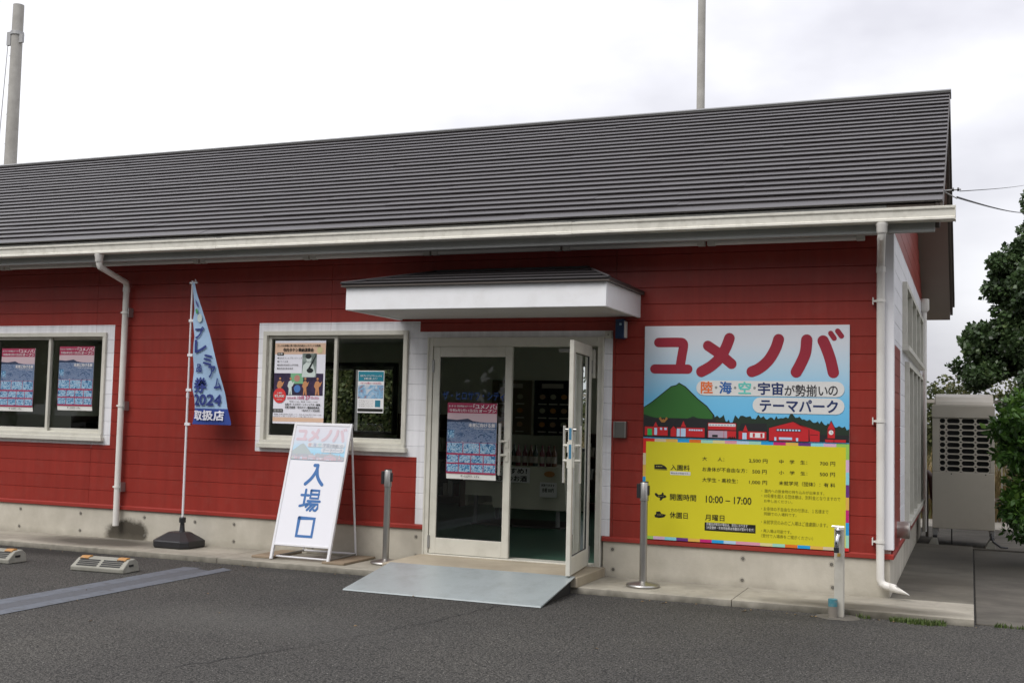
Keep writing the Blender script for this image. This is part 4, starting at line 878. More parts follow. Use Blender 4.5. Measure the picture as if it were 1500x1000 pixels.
tt('お問い合わせ先', .02, .19, .833, .858, wt, .01); tt('事務局 茨城県筑西市茨城センター 0296-00-0000 受付 9:00〜17:00', .02, .96, .88, .895); tt('公式サイト 詳しくはホームページをご覧ください', .02, .8, .905, .92)
mb.build('lettering', t)
# outlet poster
px, py, pz, pw_, ph_ = -5.02, .062, 1.49, .30, .425
t = thing('poster', 'small white poster with teal header hanging right of the window mullion', 'poster', (px, py, pz))
mb = MB(); mb.box(x_(0), x_(1), py, py+.002, pz, pz+ph_, flat('outlet_paper', (.82, .82, .82))); mb.build('sheet', t)
mb = MB(); R_(.02, .98, .02, .25, 1, flat('print_teal_header', (.02, .22, .3))); R_(.02, .98, .34, .66, 1, mat_photo('print_outlet_street', [(.35, (.35, .12, .08)), (.5, (.2, .45, .68)), (.62, (.6, .62, .66))], 9, 1.5, 8)); R_(.02, .98, .9, .97, 1, ink); R_(.68, .88, .7, .86, 1, flat('print_teal_box', (.03, .2, .28))); mb.build('print', t)
mb = MB(); tt('市内プレミアムアウトレットも', .1, .92, .1, .15, pw, .02); tt('お得に楽しもう！', .25, .75, .165, .215, pw, .02); tt('10/11(金)〜2/2(日)', .12, .9, .27, .32, mg2, .01)
for i in range(4): tt('お買い物の際はこちらのクーポンを', .06, .62, .7+i*.045, .72+i*.045)
mb.build('lettering', t)

# ================================================================== A-FRAME SIGN
AX0, AX1 = -5.70, -5.04; tilt = math.atan2(.37, 1.315)
t = thing('a_frame_sign', 'white folding a-frame sign with blue vertical characters on wooden boards', 'sign', (-5.37, -.59, .055))
def af(p): return Vector((p.x, -.59+p.z*math.sin(tilt)+p.y*math.cos(tilt), .055+p.z*math.cos(tilt)-p.y*math.sin(tilt)))
wmet = M('white_painted_frame', (.72, .72, .74), .35, var=.04, dirt=(.5, .45, .36), damt=.3, dsc=6)
H = 1.366
mb = MB(xf=af); fw_ = .027
mb.box(AX0, AX0+fw_, -.03, 0, 0, H, wmet); mb.box(AX1-fw_, AX1, -.03, 0, 0, H, wmet); mb.box(AX0+fw_, AX1-fw_, -.03, 0, H-.03, H, wmet); mb.box(AX0+fw_, AX1-fw_, -.03, 0, .135, .157, wmet); mb.build('front_frame', t, bevel=.003)
mb = MB(xf=af); mb.box(AX0+fw_, AX1-fw_, -.024, -.014, .157, H-.03, flat('a_sign_panel_white', (.76, .76, .80))); mb.build('display_panel', t)
pz1 = H-.036; pz0 = H-.036-.345; mb = MB(xf=af); mb.rect(AX0+fw_+.004, AX1-fw_-.004, pz0, pz1, -.0248, mat_gradient('print_faded_sky', .86, 1.26, [(0, (.16, .52, .76)), (.45, (.36, .62, .78)), (.75, (.62, .65, .72)), (1, (.66, .66, .72))])); mb.build('faded_sky', t)
class _X: pass
_old = MB.__init__
def _in(s, xf=None): _old(s, xf or af)
MB.__init__ = _in
kx = (AX1-AX0-2*fw_-.008)/1365; kz = (pz1-pz0)/752
art(t, lambda x, y: (AX0+fw_+.004+x*kx, pz1-y*kz), pal(.68, (.66, .18, .2), 'faded_'), -.0250, .0006, 'faded_picture')
bl = flat('print_entrance_blue', (.045, .15, .38)); mb = MB()
bx0, bx1 = -5.535, -5.31
# rounded strokes on a 100-unit grid (x right, y down)
def ch(ox, oz, sx, sz, strokes, w):
    for i, (s_, sm) in enumerate(strokes): mb.poly([(ox+a*sx/100, oz-b*sz/100) for a, b in stroke(s_, w, sm)], -.0255-.0006*(i % 4), bl)
CW, CH = .225, .225
cx = -5.475
ch(cx, .955, CW, CH, [([(42, 8), (58, 8)], 0), ([(58, 10), (54, 34), (36, 66), (10, 92)], 1), ([(57, 26), (64, 54), (78, 76), (94, 92)], 1)], 15)
ch(cx, .705, CW, CH, [([(2, 30), (38, 30)], 0), ([(21, 6), (21, 72)], 0), ([(2, 78), (38, 68)], 0), ([(48, 8), (88, 8), (88, 42), (48, 42), (48, 8)], 0), ([(48, 25), (88, 25)], 0), ([(38, 55), (98, 55)], 0), ([(54, 58), (34, 80)], 0), ([(50, 68), (92, 68), (92, 86), (84, 95), (76, 93)], 0), ([(62, 72), (42, 94)], 0), ([(78, 72), (58, 96)], 0)], 11)
ch(cx, .435, CW, CH, [([(12, 10), (88, 10), (88, 88), (12, 88), (12, 10)], 0)], 16)
mb.build('entrance_lettering', t)
MB.__init__ = _old
mb = MB(); rl = (AX0+.03, AX1-.03)
topy = af(Vector((0, 0, H)))
for x in rl: mb.tube([(x, topy.y+.01, topy.z-.02), (x, -.045, .075)], .011, wmet, 8)
mb.tube([(rl[0], -.045, .09), (rl[1], -.045, .09)], .011, wmet, 8); mb.tube([(rl[0], -.545, .085), (rl[1], -.56, .085)], .009, wmet, 8)
for x in rl: mb.tube([(x, -.545, .085), (x, -.045, .09)], .009, galv, 8)
mb.build('rear_leg_frame', t, smooth=True)
for (a, b, c, d), lb in (((-5.93, -5.70, -.58, -.03), 'weathered grey-brown board under the left foot of the a-frame sign'), ((-5.10, -4.86, -.64, -.02), 'weathered grey-brown board under the right foot of the a-frame sign')):
    mb = MB(); mb.box(a, b, c, d, .0565, .078, woodm); o = mb.build('wooden_board', bevel=.004, seg=2); tag(o, lb, 'board', 'boards weighing down the a-frame sign')

# ================================================================== STANCHIONS
def stanchion(loc, label):
    t = thing('stanchion', label, 'stanchion', loc, 'stainless queue posts beside the entrance'); x, y, z = loc
    mb = MB(); mb.lathe([(0, z+.0), (.14, z+.0), (.145, z+.012), (.14, z+.024), (.125, z+.030), (.04, z+.042), (.03, z+.05), (0, z+.05)], x, y, steel, 40); mb.build('base_plate', t, smooth=True)
    mb = MB(); mb.lathe([(.0315, z+.045), (.0315, z+.73)], x, y, steel, 24); mb.build('post', t, smooth=True)
    mb = MB(); mb.lathe([(.032, z+.73), (.037, z+.733), (.037, z+.885), (.034, z+.89), (0, z+.89)], x, y, steel, 24); mb.build('head', t, smooth=True)
    mb = MB(); mb.box(x-.062, x-.030, y-.028, y+.026, z+.755, z+.878, black); mb.box(x+.034, x+.045, y-.018, y+.018, z+.78, z+.865, black); mb.lathe([(.03, z+.8905), (.038, z+.8905), (.036, z+.897), (0, z+.897)], x, y, black, 20)
    mb.build('belt_cassette', t, bevel=.004); return t
stanchion((-4.60, -.30, .056), 'stainless queue post standing between the a-frame sign and the glass door')
stanchion((-2.02, -.455, .056), 'stainless queue post standing in front of the wall sign left edge')

# ================================================================== RAMP
mb = MB(); mb.prism([(-1.63, .004), (-1.62, .014), (-.79, .146), (-.79, .140), (-1.6, .004)], -4.29, -2.52, rampm); mb.build('x') if 0 else None
t = thing('entrance_ramp', 'pale grey blue portable ramp leading from asphalt up to the door step', 'ramp', (-3.4, -1.2, 0)); mb.build('ramp_plate', t)
mb = MB(); mb.prism([(-1.55, .003), (-.81, .003), (-.81, .128), (-1.55, .010)], -4.25, -4.23, rubber); mb.build('ramp_side_rail', t); mb = MB(); mb.prism([(-1.55, .003), (-.81, .003), (-.81, .128), (-1.55, .010)], -2.575, -2.555, rubber); mb.build('ramp_side_rail', t)

# ================================================================== FLAG
fx, fy = -7.045, -.22
t = thing('banner_flag', 'tall blue feather banner on white pole in black weighted base by red wall', 'flag', (fx, fy, .055))
wp = M('white_plastic_pole', (.74, .73, .75), .35, var=.03)
mb = MB(); mb.tube([(fx, fy, .25), (fx, fy, 1.62)], .0125, wp, 12); mb.tube([(fx, fy, 1.6), (fx, fy, 1.655)], .017, wp, 12); mb.tube([(fx, fy, 1.655), (fx, fy, 2.84)], .0105, wp, 12); mb.build('pole', t, smooth=True)
mb = MB(); mb.box(fx-.03, fx+.06, fy-.012, fy+.012, 2.81, 2.826, wp); mb.tube([(fx+.03, fy, 2.82), (fx+.04, fy-.01, 2.855), (fx+.055, fy, 2.82)], .004, wp, 6)
for z in (2.416, 2.052, 1.686, 1.328): mb.box(fx-.016, fx+.05, fy-.017, fy+.0, z-.014, z+.014, wp)
mb.build('flag_clip', t, bevel=.002)
LE = [(-7.046, 2.817), (-7.02, 2.677), (-7.007, 2.537), (-7.025, 2.416), (-6.985, 2.242), (-7.004, 2.087), (-7.007, 2.052), (-6.988, 1.879), (-6.998, 1.70), (-6.966, 1.604), (-6.966, 1.484), (-6.997, 1.326)]
RE = [(-7.02, 2.816), (-6.991, 2.728), (-6.924, 2.562), (-6.876, 2.432), (-6.815, 2.259), (-6.743, 2.052), (-6.671, 1.848), (-6.60, 1.661), (-6.562, 1.509), (-6.491, 1.355)]
LE = [(a+.032, b) for a, b in LE]; RE = [(a+.032, b) for a, b in RE]
def ip(P, z):
    for (x0, z0), (x1, z1) in zip(P[:-1], P[1:]):
        if z <= z0 and z >= z1: return x0+(x1-x0)*(z0-z)/(z0-z1)
    return P[0][0] if z > P[0][1] else P[-1][0]
def fz(x, z): 
    k = (z-1.33)/1.49
    return fy-.03-.024*math.sin(x*15+z*2.2)*(1-k*.6)-.007*math.sin(z*13+x*12)
fblue = M('flag_cloth_light_blue', (.31, .45, .62), .75, var=.12, sc=5); fdark = M('flag_cloth_dark_blue', (.02, .05, .25), .75, var=.1)
mb = MB(); nz, nx = 99, 30; vs = []
for i in range(nz+1):
    z = 2.815-(2.815-1.33)*i/nz; a, b = ip(LE, z), ip(RE, z)
    for j in range(nx+1): x = a+(b-a)*j/nx; vs.append((x, fz(x, z), z))
F1 = []; F2 = []
for i in range(nz):
    for j in range(nx):
        q = (i*(nx+1)+j, (i+1)*(nx+1)+j, (i+1)*(nx+1)+j+1, i*(nx+1)+j+1); (F2 if i >= nz*.885 else F1).append(q)
mb.add(vs, F1, fblue); mb.add(vs, F2, fdark); cl = mb.build('flag_cloth', t, smooth=False, weld=True)
cl.data.polygons.foreach_set('use_smooth', [True]*len(cl.data.polygons))
def ft(s, x0, x1, z0, z1, mt, bold=.03, slant=0): mb.text(s, x0, x1, z0, z1, 0, mt, bold, slant)
def fwarp(p): return Vector((p.x+.036, fz(p.x+.036, p.z)-.014, p.z))
navy = flat('flag_navy_ink', (.02, .035, .19), .7); wh2 = flat('flag_white_ink', (.7, .7, .76), .7)
mb = MB(xf=fwarp)
for s, a, b, c, d in (('プ', -6.975, -6.885, 2.225, 2.345), ('レ', -6.965, -6.84, 2.075, 2.205), ('ミ', -6.86, -6.77, 1.945, 2.055), ('ア', -6.80, -6.725, 1.82, 1.935), ('ム', -6.735, -6.655, 1.70, 1.81), ('品', -6.945, -6.88, 1.875, 1.955), ('券', -6.96, -6.815, 1.66, 1.815), ('2024', -6.95, -6.65, 1.53, 1.64)): ft(s, a, b, c, d, navy, .035)
ft('取扱店', -6.96, -6.60, 1.375, 1.475, wh2, .035); mb.build('flag_lettering', t)
mb = MB(xf=fwarp)
mb.poly([(-6.99, 2.64), (-6.965, 2.60), (-6.945, 2.55), (-6.965, 2.56), (-6.985, 2.60)], 0, flat('flag_mark_navy', (.08, .08, .25))); mb.poly([(-6.99, 2.53), (-6.965, 2.54), (-6.955, 2.5), (-6.975, 2.48)], 0, flat('flag_mark_green', (.08, .3, .1))); mb.disc(-6.935, 2.44, .028, 0, flat('flag_mark_pale', (.5, .58, .55)), .045)
mb.build('printed_mark', t)
bm = bmesh.new(); # moulded water-filled base
def frus(mb, lv, mat):
    n = len(lv[0]); vs = [p for r_ in lv for p in r_]; fs = []
    for i in range(len(lv)-1):
        for k in range(n): fs.append((i*n+k, i*n+(k+1) % n, (i+1)*n+(k+1) % n, (i+1)*n+k))
    fs.append(tuple(range(n))[::-1]); fs.append(tuple((len(lv)-1)*n+k for k in range(n))); mb.add(vs, fs, mat)
def oct_(cx, cy, a, b, c, z): return [(cx+x, cy+y, z) for x, y in ((-a+c, -b), (a-c, -b), (a, -b+c), (a, b-c), (a-c, b), (-a+c, b), (-a, b-c), (-a, -b+c))]
mb = MB(); by = -.26
frus(mb, [oct_(fx, by, .215, .19, .06, .057), oct_(fx, by, .225, .20, .065, .07), oct_(fx, by, .225, .20, .065, .125), oct_(fx, by, .215, .19, .065, .135), oct_(fx, by, .11, .09, .035, .205), oct_(fx, by, .095, .075, .03, .212)], black)
mb.build('weighted_base', t, bevel=.005, seg=2)
mb = MB(); mb.lathe([(.035, .205), (.028, .225), (.022, .30), (.035, .305), (.035, .35), (.028, .358), (.013, .36)], fx, fy, black, 16); mb.build('base_collar', t, smooth=True)

# ================================================================== WHEEL STOPS
def wheel_stop(loc, label, rz=0, first=None):
    if first: c = copy_tree(first, None, loc); c.rotation_euler.z = rz; c['label'] = label; return c
    t = thing('wheel_stop', label, 'wheel stop', (0, 0, 0), 'concrete wheel stops in the parking bays')
    w = .285; P = [(-.115, .002), (-.118, .04), (-.02, .112), (.07, .118), (.112, .085), (.118, .002)]
    mb = MB(); n = len(P); A = [(-w, *p) for p in P]; B = [(w, *p) for p in P]
    A = [(-w+.012*(p[1] > .05), *p) for p in P]; B = [(w-.012*(p[1] > .05), *p) for p in P]
    mb.add(A+B, [(i, n+i, n+(i+1) % n, (i+1) % n) for i in range(n)]+[tuple(range(n)), tuple(range(n, 2*n))[::-1]], stopm)
    b = mb.build('block', t, bevel=.008, seg=2, weld=True); b['kind'] = 'part' if 0 else ''; del b['kind']
    sy, sz = .098, .072; L_ = math.hypot(sy, sz); ny, nz_ = -sz/L_, sy/L_
    mb = MB()
    for s in (-1, 1):
        for k in range(4):
            u = .2+k*.19; y = -.118+sy*u; z = .04+sz*u; xa, xb = (-.235, -.015) if s < 0 else (.02, .235); h = .007
            mb.add([(xa, y-sy/L_*h+ny*.004, z-sz/L_*h+nz_*.004), (xb, y-sy/L_*h+ny*.004, z-sz/L_*h+nz_*.004), (xb, y+sy/L_*h+ny*.004, z+sz/L_*h+nz_*.004), (xa, y+sy/L_*h+ny*.004, z+sz/L_*h+nz_*.004)], [(0, 1, 2, 3)], rubber)
    mb.build('groove', t)
    om = M('orange_reflector', (.42, .2, .05), .45, var=.3, sc=40, dirt=(.3, .27, .2), damt=.6, dsc=30)
    for s in (-.2, .2):
        mb = MB(); mb.prism([(-.035, .099), (-.04, .112), (-.008, .128), (.03, .127), (.035, .118)], s-.045, s+.045, om); mb.prism([(-.0405, .105), (-.042, .1085), (-.016, .124), (-.0145, .1205)], s-.028, s+.02, bargem); mb.build('reflector', t, bevel=.003)
    mb = MB(); mb.box(w-.006, w+.001, -.03, .03, .055, .072, rubber); mb.build('end_slot', t)
    t.location = loc; t.rotation_euler.z = rz; return t
w1 = wheel_stop((-6.72, -1.72, 0), 'concrete wheel stop with orange reflectors, nearest the painted-over line', R(4))
wheel_stop((-8.03, -1.74, 0), 'concrete wheel stop with orange reflectors, cut by the left picture edge', R(2), w1)
wheel_stop((-10.9, -1.74, 0), 'concrete wheel stop standing beyond the left picture edge', R(2), w1) if 0 else None

# ================================================================== WATER TAP POST
tx_, ty_ = -.348, -.87
t = thing('tap_post', 'slender pale standpipe with chrome tap in front of the yellow sign', 'tap', (tx_, ty_, 0))
tapm = M('standpipe_beige', (.48, .46, .40), .45, var=.06, dirt=(.3, .26, .2), damt=.4, dsc=8)
mb = MB(); mb.box(tx_-.036, tx_+.036, ty_-.03, ty_+.04, .0, .685, tapm); mb.build('post', t, bevel=.006, seg=2)
chrome = M('chrome', (.6, .6, .62), .12, var=.03, metal=1)
mb = MB(); mb.lathe([(0, .66), (.02, .66), (.022, .675), (.012, .685), (.01, .70)], tx_-.005, ty_-.06, chrome, 14); mb.tube([(tx_-.05, ty_-.06, .70), (tx_+.04, ty_-.06, .70)], .008, chrome, 8)
mb.tube([(tx_, ty_-.03, .63), (tx_-.003, ty_-.065, .635), (tx_-.008, ty_-.09, .62), (tx_-.012, ty_-.10, .58), (tx_-.012, ty_-.10, .54)], .017, chrome, 12); mb.tube([(tx_-.005, ty_-.06, .63), (tx_-.005, ty_-.06, .67)], .02, chrome, 12); mb.build('tap', t, smooth=True)
mb = MB(); mb.tube([(tx_-.012, ty_-.10, .545), (tx_-.012, ty_-.10, .505)], .02, black, 12); mb.build('tap_nozzle', t, smooth=True)
mb = MB(); mb.box(tx_-.012, tx_+.012, ty_-.034, ty_-.03, .47, .495, M('yellow_tag', (.5, .33, .06), .5)); mb.build('tag_plate', t)
pvc = M('grey_pvc', (.2, .18, .15), .6, var=.15); 
mb = MB(); mb.tube([(tx_-.04, ty_-.07, 0), (tx_-.04, ty_-.07, .095)], .034, pvc, 18); mb.tube([(tx_-.04, ty_-.07, .095), (tx_-.04, ty_-.07, .15)], .0345, M('teal_paint', (.05, .2, .24), .6, var=.4, sc=30, dirt=(.2, .18, .15), damt=.8, dsc=30), 18); mb.build('drain_pipe_stub', t, smooth=True)
mb = MB(); random.seed(4); mb.poly([(0, 0), (1, 0), (1, 1)], 0, slabm); mb = MB()
pts = [(tx_+.0+(.15+random.uniform(-.02, .02))*math.cos(a*.3927), ty_+(.12+random.uniform(-.02, .02))*math.sin(a*.3927)) for a in range(16)]
mb.add([(x, y, .012) for x, y in pts]+[((x-tx_)*1.12+tx_, (y-ty_)*1.12+ty_, .0015) for x, y in pts], [tuple(range(16))]+[(16+k, 16+(k+1) % 16, (k+1) % 16, k) for k in range(16)], slab2m); mb.build('mortar_collar', t)

# ================================================================== SMALL WALL FITTINGS
t = thing('intercom_box', 'small brushed metal box on red wall between door and wall sign', 'box', (-2.37, 0, 1.39)); mb = MB()
mb.box(-2.432, -2.312, -.05, -.0006, 1.315, 1.465, M('brushed_grey_metal', (.22, .215, .2), .35, metal=.8, var=.08)); mb.build('cover', t, bevel=.005, seg=2); mb = MB(); mb.box(-2.43, -2.42, -.056, -.0505, 1.32, 1.46, steel); mb.box(-2.324, -2.314, -.056, -.0505, 1.32, 1.46, steel); mb.build('edge_trim', t)
t = thing('blue_sensor_box', 'dark blue box mounted high on red wall under the canopy corner', 'box', (-2.37, 0, 2.31)); mb = MB()
mb.box(-2.415, -2.335, -.10, -.0006, 2.22, 2.398, M('dark_blue_plastic', (.01, .03, .085), .35)); mb.build('housing', t, bevel=.006, seg=2); mb = MB(); mb.box(-2.333, -2.326, -.09, -.01, 2.23, 2.38, capm); mb.build('side_plate', t); mb = MB(); mb.box(-2.375, -2.355, -.104, -.1, 2.34, 2.36, M('label_light', (.3, .45, .55), .4)); mb.build('badge', t)
t = thing('door_sensor_box', 'tiny cream junction box at the top right corner of the door trim', 'box', (-2.5, 0, 2.26)); mb = MB(); mb.box(-2.535, -2.468, -.035, -.0006, 2.225, 2.292, alu); mb.build('cover', t, bevel=.004); mb = MB(); mb.box(-2.505, -2.495, -.039, -.035, 2.255, 2.265, ink); mb.build('screw', t)

# ================================================================== HEAT PUMP UNIT
ax0, ax1, ay0, ay1 = .158, .868, 5.0, 5.75; az0, az1 = .245, 1.60
t = thing('heat_pump', 'tall beige outdoor heat pump unit with slotted grille beside the shop', 'heat pump', (.51, 5.35, .03))
mb = MB(); mb.box(ax0, ax1, ay0+.065, ay1, az0, az1, acm); mb.box(ax0, ax1, ay0, ay0+.064, az0, .935, acm); mb.box(ax0, ax0+.083, ay0, ay0+.064, .936, az1, acm) ; mb.box(ax1-.05, ax1, ay0, ay0+.064, .936, az1, acm)
mb.build('cabinet', t, bevel=.006, seg=2)
mb = MB(); mb.box(ax0-.006, ax1+.006, ay0-.012, ay1, 1.601, 1.755, acm); mb.build('top_band', t, bevel=.006, seg=2)
mb = MB(); mb.prism([(ay0+.0, 1.756), (ay0+.03, 1.80), (ay0+.12, 1.86), (ay0+.3, 1.90), (ay1, 1.90), (ay1, 1.756)], ax0+.03, ax1-.01, acm); mb.build('exhaust_hood', t, bevel=.01, seg=2)
mb = MB(); mb.rect(ax0+.08, ax1-.05, .935, az1, ay0+.06, dark)
for k in range(60): z = .94+k*.011; mb.box(ax0+.083, ax1-.05, ay0+.04, ay0+.044, z, z+.003, black)
mb.build('coil', t)
cols = [(ax0+.0835, ax0+.160), (ax0+.160, ax0+.328), (ax0+.328, ax0+.496), (ax0+.496, ax1-.0505)]; rows = 9; rh = (az1-.937)/rows
gr = MB()
for ci, (ca, cb) in enumerate(cols):
    for r_ in range(rows):
        za, zb = .937+r_*rh, .937+(r_+1)*rh; m_ = .0105; N_ = 24; y = ay0+.002
        ha, hb, hza, hzb = ca+(.003 if ci == 0 else m_), cb-(m_ if ci < 3 else m_+.0), za+.0085, zb-.0085; rr = min((hzb-hza)/2, (hb-ha)/2)*.98; inn = []; outr = []
        for k in range(N_):
            a = 2*math.pi*(k+.5)/N_; dx, dz = math.cos(a), math.sin(a); cxx = hb-rr if dx > 0 else ha+rr; czz = hzb-rr if dz > 0 else hza+rr
            inn.append((cxx+rr*dx, czz+rr*dz)); ux, uz = dx/max(abs(dx), abs(dz)), dz/max(abs(dx), abs(dz)); outr.append(((ca+cb)/2+ux*(cb-ca)/2, (za+zb)/2+uz*(zb-za)/2))
        gr.add([(x, y, z) for x, z in outr]+[(x, y, z) for x, z in inn]+[(x, y+.018, z) for x, z in inn], [(k, (k+1) % N_, N_+(k+1) % N_, N_+k) for k in range(N_)]+[(N_+k, N_+(k+1) % N_, 2*N_+(k+1) % N_, 2*N_+k) for k in range(N_)], acm)
gr.build('grille', t)
mb = MB()
for x in (ax0+.22, ax1-.1): mb.disc(x, .915, .008, ay0-.001, dark, n=8)
mb.build('screw', t)
for x in (ax0+.03, ax1-.03):
    mb = MB(); mb.box(x-.03, x+.03, ay0+.02, ay1-.02, .16, .243, galv); mb.add([(x-.08, ay0-.05, .032), (x+.04, ay0-.05, .032), (x+.02, ay0-.05, .13), (x-.03, ay0-.05, .13), (x-.08, ay0+.2, .032), (x+.04, ay0+.2, .032), (x+.02, ay0+.2, .13), (x-.03, ay0+.2, .13)], [(0, 1, 2, 3), (4, 7, 6, 5), (0, 3, 7, 4), (1, 5, 6, 2), (3, 2, 6, 7)], stopm); mb.box(x-.025, x+.025, ay0-.03, ay0+.1, .131, .159, black); mb.build('foot', t, bevel=.004)
mb = MB(); mb.tube([(ax0+.22, ay0+.2, .245), (ax0+.22, ay0+.2, .04)], .008, black, 6); mb.build('drain_hose', t); mb = MB(); mb.tube([(ax1-.05, ay0+.05, .23), (ax1-.02, ay0-.05, .12), (ax1+.06, ay0-.04, .06), (ax1+.14, ay0+.02, .05)], .012, black, 8); mb.build('drain_hose', t, smooth=True)

# brown lagged pipe stand between the shop and the heat pump
t = thing('lagged_pipe', 'dark brown insulated pipe on a stand beside the heat pump', 'pipe', (.05, 6.3, .03)); lag = M('brown_pipe_lagging', (.05, .022, .018), .5, var=.2)
mb = MB(); mb.tube([(-.02, 6.3, .86), (.06, 6.25, .86), (.12, 6.2, .8), (.14, 6.2, .55), (.2, 6.1, .5)], .05, lag, 12); mb.build('pipe', t, smooth=True)
mb = MB(); mb.box(.04, .075, 6.2, 6.235, .03, .82, bargem); mb.build('stand', t)

# ================================================================== FENCE
fm = M('beige_fence_metal', (.34, .31, .27), .5, var=.08)
fb = M('brown_fence_rail', (.16, .12, .095), .55, var=.1)
t = thing('metal_fence', 'low brown and beige metal railing behind the heat pump', 'fence', (0, 8.4, 0))
mb = MB(); mb.box(-6, 6, 8.39, 8.42, .40, .45, fb); mb.build('bottom_rail', t); mb = MB(); mb.box(-6, 6, 8.38, 8.43, 1.85, 1.9, fm); mb.build('top_rail', t)
for k in range(7): mb = MB(); mb.box(-6+k*2.03, -5.94+k*2.03, 8.431, 8.49, 0, 1.93, fm); mb.build('post', t)
mb = MB(); mb.box(0, .018, 8.396, 8.414, .02, 1.849, fm); b0_ = mb.build('bar', t); b0_.location.x = -6
for k in range(1, 90): c = b0_.copy(); C.objects.link(c); c.parent = t; c.location.x = -6+k*.135

# ================================================================== UTILITY POLES AND CABLES
def upole(x, y, h, r0, r1, label):
    t = thing('utility_pole', label, 'pole', (x, y, 0), 'concrete utility poles behind the roof'); mb = MB(); mb.tube([(x, y, 0), (x, y, h)], r0, polem, 20, True, r1); mb.build('shaft', t, smooth=True)
    return t
t = upole(-25.55, 15, 13.32, .215, .155, 'grey concrete utility pole with steel band near its top, left of the roof')
mb = MB(); x, y = -25.55, 15; mb.lathe([(.158, 12.4), (.19, 12.4), (.19, 12.5), (.158, 12.5)], x, y, galv, 18); mb.box(x-.3, x-.15, y-.1, y-.02, 12.1, 12.5, galv); mb.box(x+.15, x+.28, y-.08, y, 12.15, 12.4, galv); mb.build('clamp_band', t); mb = MB(); mb.tube([(x-.28, y-.06, 12.1), (x-.45, y-.1, 8), (x-.5, y-.1, 2)], .012, galv, 6); mb.build('earth_wire', t)
mb = MB()
for k in range(22): z = 3+k*.44; mb.tube([(x+(.2 if k % 2 else -.2), y, z), (x+(.235 if k % 2 else -.235), y-.03, z)], .012, galv, 6)
mb.build('step_bolt', t)
t = upole(-5.05, 15, 14.6, .105, .082, 'plain grey steel pole rising behind the right half of the ridge'); mb = MB(); mb.lathe([(.0, 14.6), (.09, 14.6), (.09, 14.66), (0, 14.68)], -5.05, 15, galv, 14); mb.build('cap', t)
wire = M('black_cable', (.02, .02, .022), .6)
def cable(pts, r, label):
    n = 24; a, b = Vector(pts[0]), Vector(pts[-1]); P = []
    for k in range(n+1): q = a.lerp(b, k/n); q.z -= pts[1]*4*(k/n)*(1-k/n); P.append(q)
    mb = MB(); mb.tube(P, r, wire, 6); o = mb.build('overhead_cable', smooth=True); tag(o, label, 'cable')
cable([(.50, -.12, 3.37), .07, (2.38, 27.1, 8.0)], .009, 'thick black service cable sagging from the gable bracket towards the trees')
cable([(.52, -.12, 3.42), .03, (2.38, 27.1, 8.87)], .004, 'thin wire rising from the gable bracket above the thicker cable')
t = thing('cable_bracket', 'small dark insulator bracket at the roof corner above the gutter end', 'bracket', (.42, -.12, 3.38)); mb = MB(); mb.tube([(.401, -.12, 3.43), (.53, -.12, 3.435)], .006, galv, 6); mb.tube([(.401, -.12, 3.42), (.50, -.12, 3.36)], .005, galv, 6); mb.build('arm', t)
mb = MB(); mb.tube([(.46, -.12, 3.436), (.475, -.12, 3.436)], .016, black, 8); mb.tube([(.50, -.12, 3.436), (.515, -.12, 3.436)], .016, black, 8); mb.build('insulator', t)

# ================================================================== INSIDE THE SHOP
t = thing('display_table', 'cream cloth covered display table inside the open door', 'table', (-4.5, 3.3, .13)); cloth = M('cream_table_cloth', (.6, .6, .48), .8, var=.06)
mb = MB(); P = []; tx0, tx1, ty0, ty1 = -5.3, -4.0, 3.1, 4.0; zt_ = .88; nn = 40
ring = []
per = [(tx0, ty0), (tx1, ty0), (tx1, ty1), (tx0, ty1)]
for e in range(4):
    a, b = per[e], per[(e+1) % 4]
    for k in range(nn): u = k/nn; ring.append((a[0]+(b[0]-a[0])*u, a[1]+(b[1]-a[1])*u, e, u))
top = [(x, y, zt_) for x, y, _, _ in ring]; bot = []
for x, y, e, u in ring:
    w = .02+.018*math.sin(u*22+e); nx, ny = ((0, -1), (1, 0), (0, 1), (-1, 0))[e]; bot.append((x+nx*w, y+ny*w, .36 if e != 0 or u > .28 else .5))
n = len(ring); mb.add(top+bot, [(k, n+k, n+(k+1) % n, (k+1) % n) for k in range(n)]+[tuple(range(n))], cloth); mb.build('table_cloth', t, smooth=True)
mb = MB(); mb.box(tx0+.05, tx1-.05, ty0+.05, ty1-.05, .13, .15, bargem)
for x in (tx0+.1, tx1-.1):
    for y in (ty0+.1, ty1-.1): mb.box(x-.02, x+.02, y-.02, y+.02, .15, .86, galv)
mb.build('leg_frame', t)
o = thing('paper_notice', 'white paper notice with black lettering on the front of the display table', 'notice', (-4.9, 3.05, .7)); mb = MB(); mb.rect(-5.32, -4.42, .68, .87, 3.045, flat('notice_paper', (.8, .8, .77))); mb.build('sheet', o)
mb = MB(); mb.text('ユメノバおすすめ！', -5.28, -4.46, .79, .855, 3.043, ink, .03); mb.text('茨城国産果実のお酒', -5.28, -4.46, .695, .765, 3.043, ink, .03); mb.build('lettering', o)
o = thing('paper_notice', 'small white price sheet on the right end of the display table cloth', 'notice', (-4.12, 3.05, .6)); mb = MB(); mb.rect(-4.28, -4.06, .52, .70, 3.03, MT['notice_paper']); mb.disc(-4.16, .8, .07, 3.03, flat('notice_orange', (.5, .22, .06)), .035); mb.build('sheet', o)
mb = MB(); mb.text('試飲できます', -4.26, -4.09, .65, .68, 3.028, ink, .02); mb.text('各種 500円', -4.25, -4.1, .58, .63, 3.028, ink, .02); mb.build('lettering', o)
random.seed(9)
